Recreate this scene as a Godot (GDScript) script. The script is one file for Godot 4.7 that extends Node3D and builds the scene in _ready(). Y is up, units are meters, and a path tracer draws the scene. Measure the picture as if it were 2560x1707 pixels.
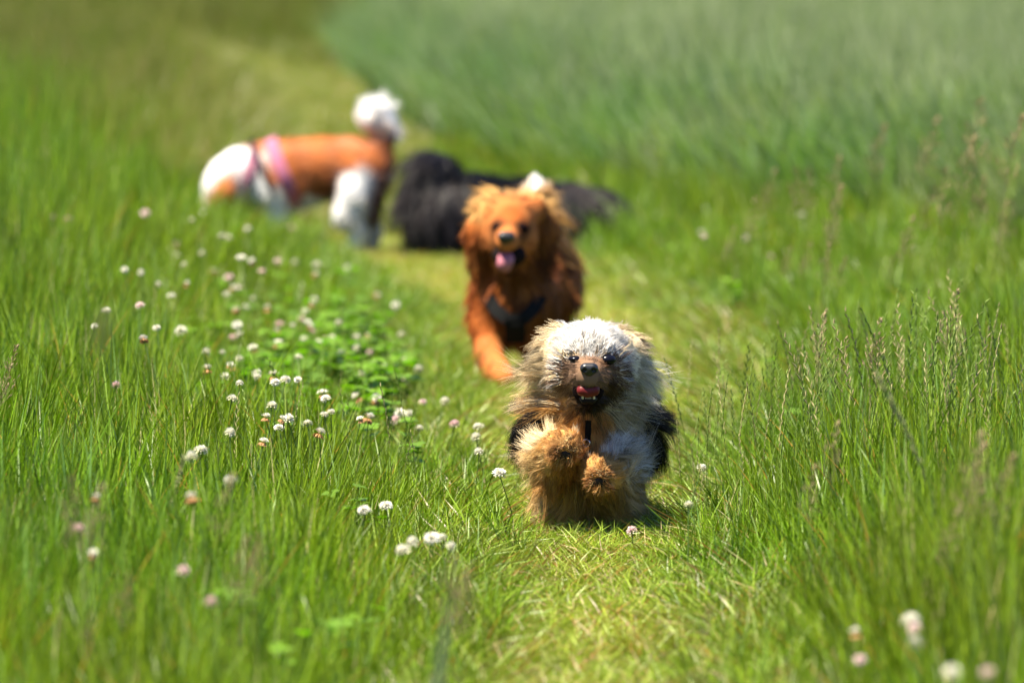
extends Node3D
# A field path in summer: four dogs, two of them running towards the camera.
# World: camera over the origin at height EYE, looking along -z. "d" is the distance along -z.

const F := 14222.0      # focal length in photo pixels (200 mm on 36 mm, 2560 pixels wide)
const EYE := 1.0
const HORIZON := -160.0 # photo row of the horizon
var cam_basis := Basis()
var rng := RandomNumberGenerator.new()
var patch := FastNoiseLite.new()
var fine := FastNoiseLite.new()
var mats := {}

# ------------------------------------------------------------------ helpers
func ray(px: float, py: float) -> Vector3:
	return cam_basis * Vector3((px - 1280.0) / F, -(py - 853.5) / F, -1.0)

func at_d(px: float, py: float, d: float) -> Vector3:   # point on that pixel's ray at distance d
	var r := ray(px, py)
	return Vector3(0, EYE, 0) + r * (d / -r.z)

func at_h(px: float, py: float, h: float) -> Vector3:   # point on that pixel's ray at height h
	var r := ray(px, py)
	return Vector3(0, EYE, 0) + r * ((h - EYE) / r.y)

func rnd(a: float, b: float) -> float:
	return rng.randf_range(a, b)

func sstep(a: float, b: float, x: float) -> float:
	var t := clampf((x - a) / (b - a), 0.0, 1.0)
	return t * t * (3.0 - 2.0 * t)

func table(t: Array, x: float) -> float:
	if x <= t[0][0]:
		return t[0][1]
	for k in range(1, t.size()):
		if x <= t[k][0]:
			return lerpf(t[k - 1][1], t[k][1], (x - t[k - 1][0]) / (t[k][0] - t[k - 1][0]))
	return t[-1][1]

func lin(r: float, g: float, b: float) -> Color:
	return Color(r, g, b)

# A growing mesh: positions, normals, colours, indices.
class MB:
	var v := PackedVector3Array()
	var n := PackedVector3Array()
	var c := PackedColorArray()
	var i := PackedInt32Array()

	func ribbon(pts: PackedVector3Array, hint: Vector3, w0: float, w1: float, col: Color, power := 1.0) -> void:
		var m := pts.size()
		var base := v.size()
		for k in m:
			var tg := (pts[mini(k + 1, m - 1)] - pts[maxi(k - 1, 0)])
			var side := tg.cross(hint)
			if side.length_squared() < 1e-14:
				side = tg.cross(Vector3(0.31, 0.2, 0.93))
			side = side.normalized()
			var nn := side.cross(tg).normalized()
			var t := float(k) / float(m - 1)
			var w := lerpf(w0, w1, pow(t, power)) * 0.5
			v.append(pts[k] - side * w)
			v.append(pts[k] + side * w)
			n.append(nn)
			n.append(nn)
			c.append(col)
			c.append(col)
			if k > 0:
				var b := base + 2 * k
				i.append_array(PackedInt32Array([b - 2, b, b - 1, b - 1, b, b + 1]))

	func leaf(pts: PackedVector3Array, hint: Vector3, widths: Array, fold: float, col: Color, col2: Color) -> void:
		# three points across: a blade with a midrib fold
		var m := pts.size()
		var base := v.size()
		for k in m:
			var tg := (pts[mini(k + 1, m - 1)] - pts[maxi(k - 1, 0)])
			var side := tg.cross(hint).normalized()
			var nn := side.cross(tg).normalized()
			var w: float = widths[k] * 0.5
			v.append(pts[k] - side * w + nn * w * fold)
			v.append(pts[k])
			v.append(pts[k] + side * w + nn * w * fold)
			n.append((nn + side * fold).normalized())
			n.append(nn)
			n.append((nn - side * fold).normalized())
			c.append(col)
			c.append(col2)
			c.append(col)
			if k > 0:
				var b := base + 3 * k
				for q in 2:
					i.append_array(PackedInt32Array([b - 3 + q, b + q, b - 2 + q, b - 2 + q, b + q, b + 1 + q]))

	func tube(pts: PackedVector3Array, radii: Array, sides: int, col: Color) -> void:
		var m := pts.size()
		var base := v.size()
		for k in m:
			var tg := (pts[mini(k + 1, m - 1)] - pts[maxi(k - 1, 0)]).normalized()
			var a := tg.cross(Vector3(0.13, 0.07, 1.0)).normalized()
			var b := tg.cross(a)
			for s in sides:
				var an := TAU * s / sides
				var o := a * cos(an) + b * sin(an)
				v.append(pts[k] + o * float(radii[k]))
				n.append(o)
				c.append(col)
			if k > 0:
				for s in sides:
					var p0 := base + (k - 1) * sides + s
					var p1 := base + (k - 1) * sides + (s + 1) % sides
					i.append_array(PackedInt32Array([p0, p0 + sides, p1, p1, p0 + sides, p1 + sides]))
		# winding check
		var t := i.size() - 6
		var fa := v[i[t]]
		if (v[i[t + 2]] - fa).cross(v[i[t + 1]] - fa).dot(n[i[t]]) < 0.0:
			var q := i.size() - 6 * sides * (m - 1)
			while q < i.size():
				var sw := i[q + 1]
				i[q + 1] = i[q + 2]
				i[q + 2] = sw
				q += 3

	func ball(at: Vector3, r: Vector3, col: Color, turn := Basis(), rings := 5, segs := 8) -> void:
		var base := v.size()
		for a in rings + 1:
			var th := PI * a / rings
			for s in segs:
				var ph := TAU * s / segs
				var o := Vector3(sin(th) * cos(ph), cos(th), sin(th) * sin(ph))
				v.append(at + turn * (o * r))
				n.append((turn * (o / r)).normalized())
				c.append(col)
		for a in rings:
			for s in segs:
				var p0 := base + a * segs + s
				var p1 := base + a * segs + (s + 1) % segs
				i.append_array(PackedInt32Array([p0, p1, p0 + segs, p1, p1 + segs, p0 + segs]))
		var t := base * 0 + i.size() - 6 * segs * (rings - rings / 2)
		var fa := v[i[t]]
		if (v[i[t + 2]] - fa).cross(v[i[t + 1]] - fa).dot(n[i[t]]) < 0.0:
			var q := i.size() - 6 * segs * rings
			while q < i.size():
				var sw := i[q + 1]
				i[q + 1] = i[q + 2]
				i[q + 2] = sw
				q += 3

	func mesh() -> ArrayMesh:
		var a := []
		a.resize(Mesh.ARRAY_MAX)
		a[Mesh.ARRAY_VERTEX] = v
		a[Mesh.ARRAY_NORMAL] = n
		a[Mesh.ARRAY_COLOR] = c
		a[Mesh.ARRAY_INDEX] = i
		var m := ArrayMesh.new()
		m.add_surface_from_arrays(Mesh.PRIMITIVE_TRIANGLES, a)
		return m

func vmat(key: String, rough: float, back: Color, spec := 0.5) -> StandardMaterial3D:
	if mats.has(key):
		return mats[key]
	var m := StandardMaterial3D.new()
	m.vertex_color_use_as_albedo = true
	m.roughness = rough
	m.metallic_specular = spec
	m.cull_mode = BaseMaterial3D.CULL_DISABLED
	if back.r + back.g + back.b > 0.0:
		m.backlight_enabled = true
		m.backlight = back
	mats[key] = m
	return m

func thing(called: String, label: String, category: String, at: Vector3, group := "") -> Node3D:
	var o := Node3D.new()
	o.name = called
	add_child(o, true)
	o.position = at
	mark(o, label, category, group)
	return o

func mark(o: Node, label: String, category: String, group := "") -> void:
	o.set_meta("label", label)
	o.set_meta("category", category)
	if group != "":
		o.set_meta("group", group)

func part(called: String, mesh: Mesh, mat: Material, parent: Node) -> MeshInstance3D:
	var o := MeshInstance3D.new()
	o.name = called
	o.mesh = mesh
	o.material_override = mat
	parent.add_child(o, true)
	return o

func scatter(called: String, label: String, category: String, mesh: Mesh, mat: Material, xf: Array, cols: PackedColorArray) -> void:
	if xf.is_empty():
		return
	var mm := MultiMesh.new()
	mm.transform_format = MultiMesh.TRANSFORM_3D
	mm.use_colors = true
	mm.mesh = mesh
	mm.instance_count = xf.size()
	for k in xf.size():
		mm.set_instance_transform(k, xf[k])
		mm.set_instance_color(k, cols[k])
	var o := MultiMeshInstance3D.new()
	o.name = called
	o.multimesh = mm
	o.material_override = mat
	add_child(o, true)
	o.set_meta("kind", "stuff")
	mark(o, label, category)

# ------------------------------------------------------------------ bodies: tapered capsules joined smoothly, meshed as surface nets
# bone: [a, b, ra, rb] in metres, or with a fifth value -1 to cut
func sdf_mesh(bones: Array, cell: float, k: float) -> Dictionary:
	var lo := Vector3(1e9, 1e9, 1e9)
	var hi := -lo
	for b in bones:
		for q in 2:
			var r: float = b[2 + q]
			lo = lo.min(b[q] - Vector3.ONE * r)
			hi = hi.max(b[q] + Vector3.ONE * r)
	lo -= Vector3.ONE * (cell * 2.0 + k)
	hi += Vector3.ONE * (cell * 2.0 + k)
	var nx := int((hi.x - lo.x) / cell) + 1
	var ny := int((hi.y - lo.y) / cell) + 1
	var nz := int((hi.z - lo.z) / cell) + 1
	var f := PackedFloat32Array()
	f.resize(nx * ny * nz)
	f.fill(1.0)
	for b in bones:
		var a: Vector3 = b[0]
		var e: Vector3 = b[1]
		var ra: float = b[2]
		var rb: float = b[3]
		var cut: bool = b.size() > 4
		var ab := e - a
		var ll := maxf(ab.length_squared(), 1e-12)
		var rm := maxf(ra, rb) + k + cell * 2.0
		var p0 := ((a.min(e) - Vector3.ONE * rm - lo) / cell).floor()
		var p1 := ((a.max(e) + Vector3.ONE * rm - lo) / cell).ceil()
		for z in range(maxi(0, int(p0.z)), mini(nz, int(p1.z) + 1)):
			for y in range(maxi(0, int(p0.y)), mini(ny, int(p1.y) + 1)):
				var row := (z * ny + y) * nx
				for x in range(maxi(0, int(p0.x)), mini(nx, int(p1.x) + 1)):
					var p := lo + Vector3(x, y, z) * cell - a
					var t := clampf(p.dot(ab) / ll, 0.0, 1.0)
					var d := (p - ab * t).length() - lerpf(ra, rb, t)
					var g := f[row + x]
					if cut:
						f[row + x] = maxf(g, -d)
					else:
						var h := maxf(k - absf(g - d), 0.0) / k
						f[row + x] = minf(g, d) - h * h * k * 0.25
	var at := PackedInt32Array()
	at.resize(nx * ny * nz)
	at.fill(-1)
	var v := PackedVector3Array()
	var st := [1, nx, nx * ny]
	var off := [0, 1, nx, nx + 1, nx * ny, nx * ny + 1, nx * ny + nx, nx * ny + nx + 1]
	var edges := [[0, 1], [2, 3], [4, 5], [6, 7], [0, 2], [1, 3], [4, 6], [5, 7], [0, 4], [1, 5], [2, 6], [3, 7]]
	for z in nz - 1:
		for y in ny - 1:
			for x in nx - 1:
				var o := (z * ny + y) * nx + x
				var ins := 0
				for q in 8:
					if f[o + off[q]] < 0.0:
						ins += 1
				if ins == 0 or ins == 8:
					continue
				var s := Vector3.ZERO
				var m := 0
				for ed in edges:
					var fa := f[o + off[ed[0]]]
					var fb := f[o + off[ed[1]]]
					if (fa < 0.0) != (fb < 0.0):
						var t := fa / (fa - fb)
						var ca := Vector3(ed[0] & 1, (ed[0] >> 1) & 1, ed[0] >> 2)
						var cb := Vector3(ed[1] & 1, (ed[1] >> 1) & 1, ed[1] >> 2)
						s += ca.lerp(cb, t)
						m += 1
				at[o] = v.size()
				v.append(lo + (Vector3(x, y, z) + s / m) * cell)
	var idx := PackedInt32Array()
	for z in range(1, nz - 1):
		for y in range(1, ny - 1):
			for x in range(1, nx - 1):
				var o := (z * ny + y) * nx + x
				var fa := f[o] < 0.0
				for ax in 3:
					if fa == (f[o + st[ax]] < 0.0):
						continue
					var u: int = st[(ax + 1) % 3]
					var w: int = st[(ax + 2) % 3]
					var q := [at[o], at[o - u], at[o - u - w], at[o - w]]
					if fa:
						idx.append_array(PackedInt32Array([q[0], q[2], q[1], q[0], q[3], q[2]]))
					else:
						idx.append_array(PackedInt32Array([q[0], q[1], q[2], q[0], q[2], q[3]]))
	var n := PackedVector3Array()
	n.resize(v.size())
	var area := PackedFloat32Array()
	var total := 0.0
	for t in range(0, idx.size(), 3):
		var a := v[idx[t]]
		var cr := (v[idx[t + 2]] - a).cross(v[idx[t + 1]] - a)
		for q in 3:
			n[idx[t + q]] += cr
		total += cr.length()
		area.append(total)
	for q in n.size():
		n[q] = n[q].normalized()
	return {"v": v, "n": n, "i": idx, "area": area, "total": total}

func body_mesh(s: Dictionary, color_of: Callable) -> ArrayMesh:
	var mb := MB.new()
	mb.v = s.v
	mb.n = s.n
	mb.i = s.i
	for p in s.v:
		mb.c.append(color_of.call(p))
	return mb.mesh()

# Coat: control points [position, colour, length, flow]; blended by nearness.
func coat(cps: Array, p: Vector3) -> Array:
	var sw := 0.0
	var col := Vector3.ZERO
	var len_ := 0.0
	var flow := Vector3.ZERO
	for c in cps:
		var d2: float = (p - c[0]).length_squared() + 0.00008
		var w := 1.0 / (d2 * d2 * d2)
		sw += w
		col += Vector3(c[1].r, c[1].g, c[1].b) * w
		len_ += c[2] * w
		flow += c[3] * w
	return [Color(col.x / sw, col.y / sw, col.z / sw), len_ / sw, flow / sw]

func fur(s: Dictionary, cps: Array, bare: Array, o: Dictionary) -> MB:
	var mb := MB.new()
	var segs: int = o.segs
	var v: PackedVector3Array = s.v
	var nn: PackedVector3Array = s.n
	var idx: PackedInt32Array = s.i
	for g in o.guides:
		var t: int = s.area.bsearch(rng.randf() * s.total)
		t = mini(t, s.area.size() - 1) * 3
		var u := rng.randf()
		var w := rng.randf()
		if u + w > 1.0:
			u = 1.0 - u
			w = 1.0 - w
		var i0 := idx[t]
		var i1 := idx[t + 1]
		var i2 := idx[t + 2]
		var p := v[i0] * (1.0 - u - w) + v[i1] * u + v[i2] * w
		var n := (nn[i0] * (1.0 - u - w) + nn[i1] * u + nn[i2] * w).normalized()
		var skip := false
		for b in bare:
			if (p - b[0]).length() < b[1]:
				skip = true
		if skip:
			continue
		var a := coat(cps, p)
		if a[1] < o.get("least", 0.0):
			continue
		var ln: float = minf(a[1] * o.get("longer", 1.0), o.get("most", 1.0)) * rnd(0.55 - o.get("ragged", 0.0) * 0.3, 1.2 + o.get("ragged", 0.0) * 0.6)
		var flow: Vector3 = (a[2] as Vector3).normalized()
		# keep the flow out of the body
		var inward := flow.dot(n)
		if inward < 0.0:
			flow = (flow - n * inward * 0.92).normalized()
		else:
			flow = (flow - n * inward * o.get("lie", 0.0)).normalized()
		var jit: Vector3 = Vector3(rnd(-1, 1), rnd(-1, 1), rnd(-1, 1)) * o.jitter
		var start: Vector3 = (n * o.lift + flow + jit * 0.6).normalized()
		var last: Vector3 = (flow + jit + Vector3(0, -o.gravity, 0)).normalized()
		var curl: Vector3 = Vector3(rnd(-1, 1), rnd(-1, 1), rnd(-1, 1)) * o.curl
		var ph := rnd(0, TAU)
		var pts := PackedVector3Array()
		var q := p - n * 0.002
		for k in segs + 1:
			pts.append(q)
			var f := float(k) / segs
			var dir: Vector3 = start.lerp(last, sqrt(f)) + curl * sin(ph + f * 5.0)
			q += dir.normalized() * ln / segs
		var tx := n.cross(Vector3(0.3, 0.9, 0.2)).normalized()
		var ty := n.cross(tx)
		var col0: Color = a[0]
		var tone: float = rnd(0.75 - o.get("tones", 0.0), 1.2 + o.get("tones", 0.0) * 0.5)
		var warm := rnd(-0.06, 0.06)
		for kid in o.kids:
			var an := rnd(0, TAU)
			var rr: float = sqrt(rng.randf()) * o.spread
			var off := tx * cos(an) * rr + ty * sin(an) * rr
			var fray: Vector3 = Vector3(rnd(-1, 1), rnd(-1, 1), rnd(-1, 1)) * ln * o.fray
			var kp := PackedVector3Array()
			var cut := rnd(0.7, 1.0)
			for k in segs + 1:
				var f := float(k) / segs
				var base: Vector3 = pts[0].lerp(pts[k], 1.0) if cut > 0.98 else pts[k] * cut + pts[0] * (1.0 - cut)
				kp.append(base + off * (1.0 - o.clump * f) + fray * f * f)
			var hint := (n + Vector3(rnd(-1, 1), rnd(-1, 1), rnd(-1, 1)) * 0.7).normalized()
			var tn := tone * rnd(0.85, 1.15)
			mb.ribbon(kp, hint, o.width, o.width * 0.25, Color(col0.r * tn * (1.0 + warm), col0.g * tn, col0.b * tn * (1.0 - warm)))
	return mb

# Single locks of hair: [px0, py0, dz0, px1, py1, dz1, sag in px (to the right of the run), strands, radius, colour]
func locks(list: Array, width: float, more := 1.0) -> MB:
	var mb := MB.new()
	for l in list:
		var a := P(l[0], l[1], l[2])
		var e := P(l[3], l[4], l[5])
		var run := (e - a)
		var side := run.cross(Vector3(0, 0, 1)).normalized()
		var sag: float = l[6] / F * base_d
		var rad: float = l[8]
		var c: Color = l[9]
		for k in int(l[7] * more):
			var j0 := Vector3(rnd(-1, 1), rnd(-1, 1), rnd(-1, 1)) * rad
			var j1 := Vector3(rnd(-1, 1), rnd(-1, 1), rnd(-1, 1)) * rad * 0.75
			var reach := rnd(0.7, 1.08)
			var ph := rnd(0, TAU)
			var wav := rnd(0.0006, 0.0022)
			var pts := PackedVector3Array()
			for q in 8:
				var t := q / 7.0
				var p := a + j0 * (1.0 - t * 0.5) + run * t * reach + side * (sag * 4.0 * t * (1.0 - t) * reach) + j1 * t * t
				p += side * sin(ph + t * 6.0) * wav * t + Vector3(0, 0, 1) * cos(ph + t * 5.0) * wav * t
				pts.append(p)
			var tn := rnd(0.6, 1.25)
			mb.ribbon(pts, Vector3(rnd(-1, 1), rnd(0.2, 1), rnd(0.2, 1.2)).normalized(), width, width * 0.25, Color(c.r * tn, c.g * tn, c.b * tn))
	return mb

func simple(called: String, bones: Array, cell: float, k: float, mat: Material, parent: Node, col: Color) -> MeshInstance3D:
	return part(called, body_mesh(sdf_mesh(bones, cell, k), func(_p): return col), mat, parent)

func hair_mat(key: String, rough: float, back: float) -> StandardMaterial3D:
	return vmat(key, rough, Color(back, back, back), 0.28)

func gloss(key: String, rough: float, coat_ := 0.0) -> StandardMaterial3D:
	var m := vmat(key, rough, Color(0, 0, 0))
	if coat_ > 0.0:
		m.clearcoat_enabled = true
		m.clearcoat = coat_
		m.clearcoat_roughness = 0.05
	return m

# ------------------------------------------------------------------ the dogs
var origin := Vector3.ZERO
var base_d := 0.0
func P(px: float, py: float, dz: float) -> Vector3:      # photo pixel, metres towards the camera from the dog's own plane
	return at_d(px, py, base_d - dz) - origin

func chain(list: Array, pts: Array) -> void:             # pts: [px, py, dz, r] joined one after the other
	for k in pts.size() - 1:
		var a: Array = pts[k]
		var b: Array = pts[k + 1]
		list.append([P(a[0], a[1], a[2]), P(b[0], b[1], b[2]), a[3], b[3]])

func cp(px: float, py: float, dz: float, col: Color, ln: float, flow: Vector3) -> Array:
	return [P(px, py, dz), col, ln, flow]

func terrier() -> void:
	base_d = 9.48
	origin = at_h(1465, 1340, 0)
	var o := thing("running_terrier", "small shaggy cream, tan and black dog leaping forward with tongue out", "dog", origin, "dogs on the field path")
	var b := []
	# head
	chain(b, [[1478, 880, 0.09, 0.054], [1478, 900, 0.105, 0.052]])
	chain(b, [[1430, 925, 0.09, 0.032], [1478, 935, 0.11, 0.034], [1526, 927, 0.09, 0.032]])
	chain(b, [[1476, 915, 0.13, 0.03], [1474, 934, 0.178, 0.021]])
	chain(b, [[1450, 944, 0.155, 0.016], [1474, 938, 0.178, 0.016], [1496, 944, 0.155, 0.016]])
	chain(b, [[1474, 985, 0.11, 0.022], [1471, 1003, 0.158, 0.0125]])
	# ears laid back under the hair
	chain(b, [[1425, 850, 0.06, 0.022], [1392, 875, 0.04, 0.026], [1382, 925, 0.03, 0.024]])
	chain(b, [[1530, 850, 0.06, 0.022], [1566, 875, 0.04, 0.026], [1574, 925, 0.03, 0.024]])
	# neck, chest, trunk
	chain(b, [[1476, 930, 0.05, 0.05], [1470, 1010, 0.0, 0.062], [1468, 1090, -0.03, 0.074], [1470, 1115, -0.12, 0.078], [1472, 1105, -0.25, 0.07]])
	chain(b, [[1468, 1130, -0.02, 0.07], [1468, 1200, -0.08, 0.07]])
	# forelegs folded up, pads towards the camera
	chain(b, [[1410, 1090, -0.02, 0.04], [1380, 1145, 0.02, 0.032], [1394, 1150, 0.085, 0.03], [1410, 1120, 0.125, 0.028], [1413, 1112, 0.138, 0.023]])
	chain(b, [[1535, 1090, -0.02, 0.04], [1552, 1165, 0.02, 0.034], [1522, 1200, 0.085, 0.032], [1500, 1186, 0.125, 0.029], [1497, 1180, 0.138, 0.024]])
	# hind legs under the belly
	chain(b, [[1425, 1190, -0.14, 0.055], [1405, 1250, -0.04, 0.042], [1405, 1300, -0.09, 0.03], [1420, 1330, -0.05, 0.02], [1424, 1336, -0.02, 0.017]])
	chain(b, [[1515, 1190, -0.14, 0.055], [1525, 1247, -0.04, 0.042], [1522, 1300, -0.09, 0.03], [1512, 1330, -0.05, 0.02], [1508, 1336, -0.02, 0.017]])
	chain(b, [[1440, 1240, -0.06, 0.05], [1500, 1240, -0.06, 0.05]])
	# tail
	chain(b, [[1472, 1070, -0.28, 0.03], [1474, 1020, -0.34, 0.018]])
	var white := lin(0.62, 0.60, 0.56)
	var cream := lin(0.68, 0.54, 0.33)
	var blond := lin(0.64, 0.44, 0.19)
	var gold := lin(0.58, 0.31, 0.095)
	var rust := lin(0.40, 0.18, 0.052)
	var brown := lin(0.185, 0.118, 0.078)
	var dark := lin(0.030, 0.019, 0.012)
	var black := lin(0.012, 0.0105, 0.010)
	var grey := lin(0.66, 0.62, 0.55)
	var ash := lin(0.10, 0.085, 0.075)
	var c := [
		cp(1478, 815, 0.08, white, 0.045, Vector3(0, 0.12, -1)),
		cp(1425, 835, 0.10, white, 0.045, Vector3(-0.8, 0.1, -0.5)),
		cp(1535, 835, 0.10, white, 0.045, Vector3(0.8, 0.1, -0.5)),
		cp(1478, 845, 0.135, white, 0.026, Vector3(0, 0.8, -0.6)),
		cp(1478, 868, 0.15, white, 0.011, Vector3(0, 1, -0.3)),
		cp(1400, 870, 0.10, white, 0.035, Vector3(-1, -0.15, -0.5)), cp(1430, 848, 0.125, white, 0.032, Vector3(-0.6, 0.4, -0.6)), cp(1526, 848, 0.125, white, 0.032, Vector3(0.6, 0.4, -0.6)),
		cp(1560, 870, 0.10, white, 0.035, Vector3(1, 0.0, -0.5)),
		cp(1444, 868, 0.145, lin(0.34, 0.235, 0.125), 0.020, Vector3(-0.35, 0.9, -0.5)),
		cp(1512, 868, 0.145, lin(0.34, 0.24, 0.135), 0.020, Vector3(0.35, 0.9, -0.5)),
		cp(1464, 880, 0.155, ash, 0.010, Vector3(-0.1, 1, -0.3)),
		cp(1487, 880, 0.155, ash, 0.010, Vector3(0.1, 1, -0.3)),
		cp(1475, 902, 0.165, lin(0.19, 0.11, 0.065), 0.011, Vector3(0, 0.5, -1)),
		cp(1455, 915, 0.165, lin(0.19, 0.11, 0.062), 0.022, Vector3(-0.8, -0.2, -0.5)),
		cp(1494, 915, 0.165, lin(0.20, 0.11, 0.058), 0.022, Vector3(0.8, -0.2, -0.5)),
		cp(1425, 920, 0.12, brown, 0.032, Vector3(-0.9, -0.25, -0.4)),
		cp(1530, 922, 0.12, brown, 0.032, Vector3(0.9, -0.3, -0.4)),
		cp(1438, 950, 0.13, lin(0.24, 0.155, 0.085), 0.022, Vector3(-0.7, -0.6, -0.3)),
		cp(1512, 952, 0.13, lin(0.10, 0.055, 0.03), 0.024, Vector3(0.7, -0.7, -0.3)),
		cp(1428, 985, 0.09, lin(0.20, 0.13, 0.07), 0.030, Vector3(-0.6, -0.7, -0.3)),
		cp(1520, 990, 0.09, lin(0.08, 0.05, 0.028), 0.032, Vector3(0.6, -0.8, -0.3)),
		cp(1471, 1012, 0.16, dark, 0.022, Vector3(0, -1, -0.2)),
		cp(1440, 1012, 0.12, dark, 0.028, Vector3(-0.5, -1, -0.2)),
		cp(1505, 1012, 0.12, dark, 0.028, Vector3(0.5, -1, -0.2)),
		cp(1380, 850, 0.06, cream, 0.035, Vector3(-0.9, 0.0, -0.4)),
		cp(1355, 835, 0.02, ash, 0.03, Vector3(-0.9, 0.1, -0.5)),
		cp(1350, 850, 0.0, cream, 0.035, Vector3(-0.9, -0.2, -0.5)),
		cp(1580, 850, 0.06, cream, 0.035, Vector3(0.8, 0.0, -0.5)),
		cp(1590, 832, 0.02, ash, 0.03, Vector3(0.8, 0.1, -0.5)),
		cp(1606, 850, 0.0, cream, 0.035, Vector3(0.6, -0.4, -0.6)),
		cp(1375, 905, 0.06, cream, 0.055, Vector3(-0.95, -0.1, -0.45)),
		cp(1580, 905, 0.06, grey, 0.06, Vector3(0.9, -0.3, -0.5)),
		cp(1390, 955, 0.05, cream, 0.06, Vector3(-1, -0.05, -0.4)),
		cp(1565, 960, 0.05, grey, 0.065, Vector3(0.9, -0.45, -0.4)),
		cp(1410, 1010, 0.04, gold, 0.07, Vector3(-1, -0.2, -0.35)),
		cp(1535, 1015, 0.04, lin(0.50, 0.42, 0.28), 0.08, Vector3(0.95, -0.5, -0.35)),
		cp(1450, 1055, 0.03, gold, 0.055, Vector3(-0.4, -1, 0.1)),
		cp(1495, 1055, 0.03, rust, 0.05, Vector3(0.4, -1, 0.1)),
		cp(1470, 1090, 0.04, gold, 0.04, Vector3(0.1, -1, 0.1)),
		cp(1370, 1040, -0.03, lin(0.48, 0.32, 0.15), 0.055, Vector3(-1, 0.0, -0.4)),
		cp(1570, 1045, -0.03, lin(0.34, 0.29, 0.22), 0.055, Vector3(1, -0.2, -0.4)),
		cp(1355, 1065, -0.08, black, 0.07, Vector3(-0.9, -0.25, -0.3)),
		cp(1585, 1065, -0.08, black, 0.075, Vector3(0.95, -0.25, -0.3)),
		cp(1350, 1120, -0.12, black, 0.06, Vector3(-0.6, -0.9, -0.1)),
		cp(1590, 1120, -0.12, black, 0.07, Vector3(0.65, -0.9, -0.1)),
		cp(1472, 1010, -0.20, black, 0.05, Vector3(0, 0.1, -1)),
		cp(1472, 1120, -0.33, ash, 0.05, Vector3(0, -0.6, -0.5)),
		# left foreleg in the picture
		cp(1390, 1070, 0.03, lin(0.58, 0.43, 0.22), 0.038, Vector3(-0.9, 0.4, -0.3)),
		cp(1345, 1120, 0.02, lin(0.58, 0.44, 0.26), 0.042, Vector3(-1, 0.1, -0.4)),
		cp(1345, 1170, 0.03, blond, 0.032, Vector3(-0.6, -0.8, 0.0)),
		cp(1375, 1130, 0.10, blond, 0.042, Vector3(-1, 0.0, -0.4)),
		cp(1412, 1100, 0.15, lin(0.40, 0.21, 0.07), 0.024, Vector3(-0.6, 0.5, -0.8)),
		cp(1412, 1132, 0.160, rust, 0.020, Vector3(-0.2, -1, -0.3)), cp(1396, 1116, 0.15, gold, 0.026, Vector3(-1, 0.0, -0.5)), cp(1432, 1114, 0.15, rust, 0.016, Vector3(0.3, 0.7, -0.6)),
		cp(1385, 1190, 0.08, gold, 0.045, Vector3(-0.3, -1, 0.0)),
		cp(1420, 1160, 0.10, rust, 0.03, Vector3(0.3, -0.9, 0.0)),
		# right foreleg in the picture
		cp(1548, 1090, 0.03, grey, 0.045, Vector3(0.45, 0.9, -0.1)),
		cp(1580, 1120, 0.02, grey, 0.04, Vector3(0.7, 0.75, -0.2)),
		cp(1610, 1180, 0.02, lin(0.48, 0.42, 0.33), 0.035, Vector3(0.95, 0.3, -0.2)),
		cp(1545, 1160, 0.08, lin(0.52, 0.42, 0.28), 0.04, Vector3(0.5, 0.8, 0.0)),
		cp(1497, 1160, 0.14, lin(0.40, 0.21, 0.07), 0.026, Vector3(0.3, 0.9, -0.7)),
		cp(1497, 1200, 0.160, rust, 0.020, Vector3(0.2, -1, -0.3)), cp(1478, 1184, 0.15, rust, 0.016, Vector3(-0.3, 0.6, -0.6)), cp(1515, 1182, 0.15, gold, 0.028, Vector3(0.8, 0.5, -0.5)),
		cp(1560, 1225, 0.06, blond, 0.038, Vector3(0.6, -0.8, 0.0)),
		cp(1515, 1225, 0.10, lin(0.40, 0.26, 0.1), 0.035, Vector3(0.2, -1, 0.0)),
		# belly and hind legs
		cp(1470, 1180, 0.0, lin(0.3, 0.19, 0.08), 0.04, Vector3(0, -1, 0)),
		cp(1440, 1235, 0.0, blond, 0.055, Vector3(-0.7, -0.7, 0.1)),
		cp(1510, 1235, 0.0, blond, 0.060, Vector3(0.8, -0.6, 0.1)),
		cp(1360, 1230, -0.03, blond, 0.045, Vector3(-0.4, -1, 0)),
		cp(1360, 1270, -0.05, lin(0.5, 0.4, 0.26), 0.040, Vector3(-0.15, -1, 0.1)),
		cp(1575, 1255, -0.05, lin(0.34, 0.27, 0.18), 0.045, Vector3(0.25, -1, 0)),
		cp(1440, 1290, -0.03, blond, 0.045, Vector3(-0.4, -1, 0.1)),
		cp(1500, 1290, -0.03, lin(0.40, 0.28, 0.13), 0.045, Vector3(0.4, -1, 0.1)),
		cp(1422, 1332, -0.02, lin(0.4, 0.28, 0.14), 0.015, Vector3(0, -0.6, 0.6)),
		cp(1510, 1332, -0.02, lin(0.25, 0.17, 0.1), 0.015, Vector3(0, -0.6, 0.6)),
	]
	var s := sdf_mesh(b, 0.0065, 0.018)
	var hm := hair_mat("fur_fine", 0.48, 0.75)
	part("body", body_mesh(s, func(p): return coat(c, p)[0]), vmat("skin", 0.8, Color(0, 0, 0), 0.2), o)
	for e in [[1440, 897], [1519, 899]]:
		c.append(cp(e[0] - 9, e[1], 0.150, dark, 0.006, Vector3(-1, -0.2, 0)))
		c.append(cp(e[0] + 9, e[1], 0.150, dark, 0.006, Vector3(1, -0.2, 0)))
		c.append(cp(e[0], e[1] + 8, 0.150, brown, 0.007, Vector3(0, -1, 0)))
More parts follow.
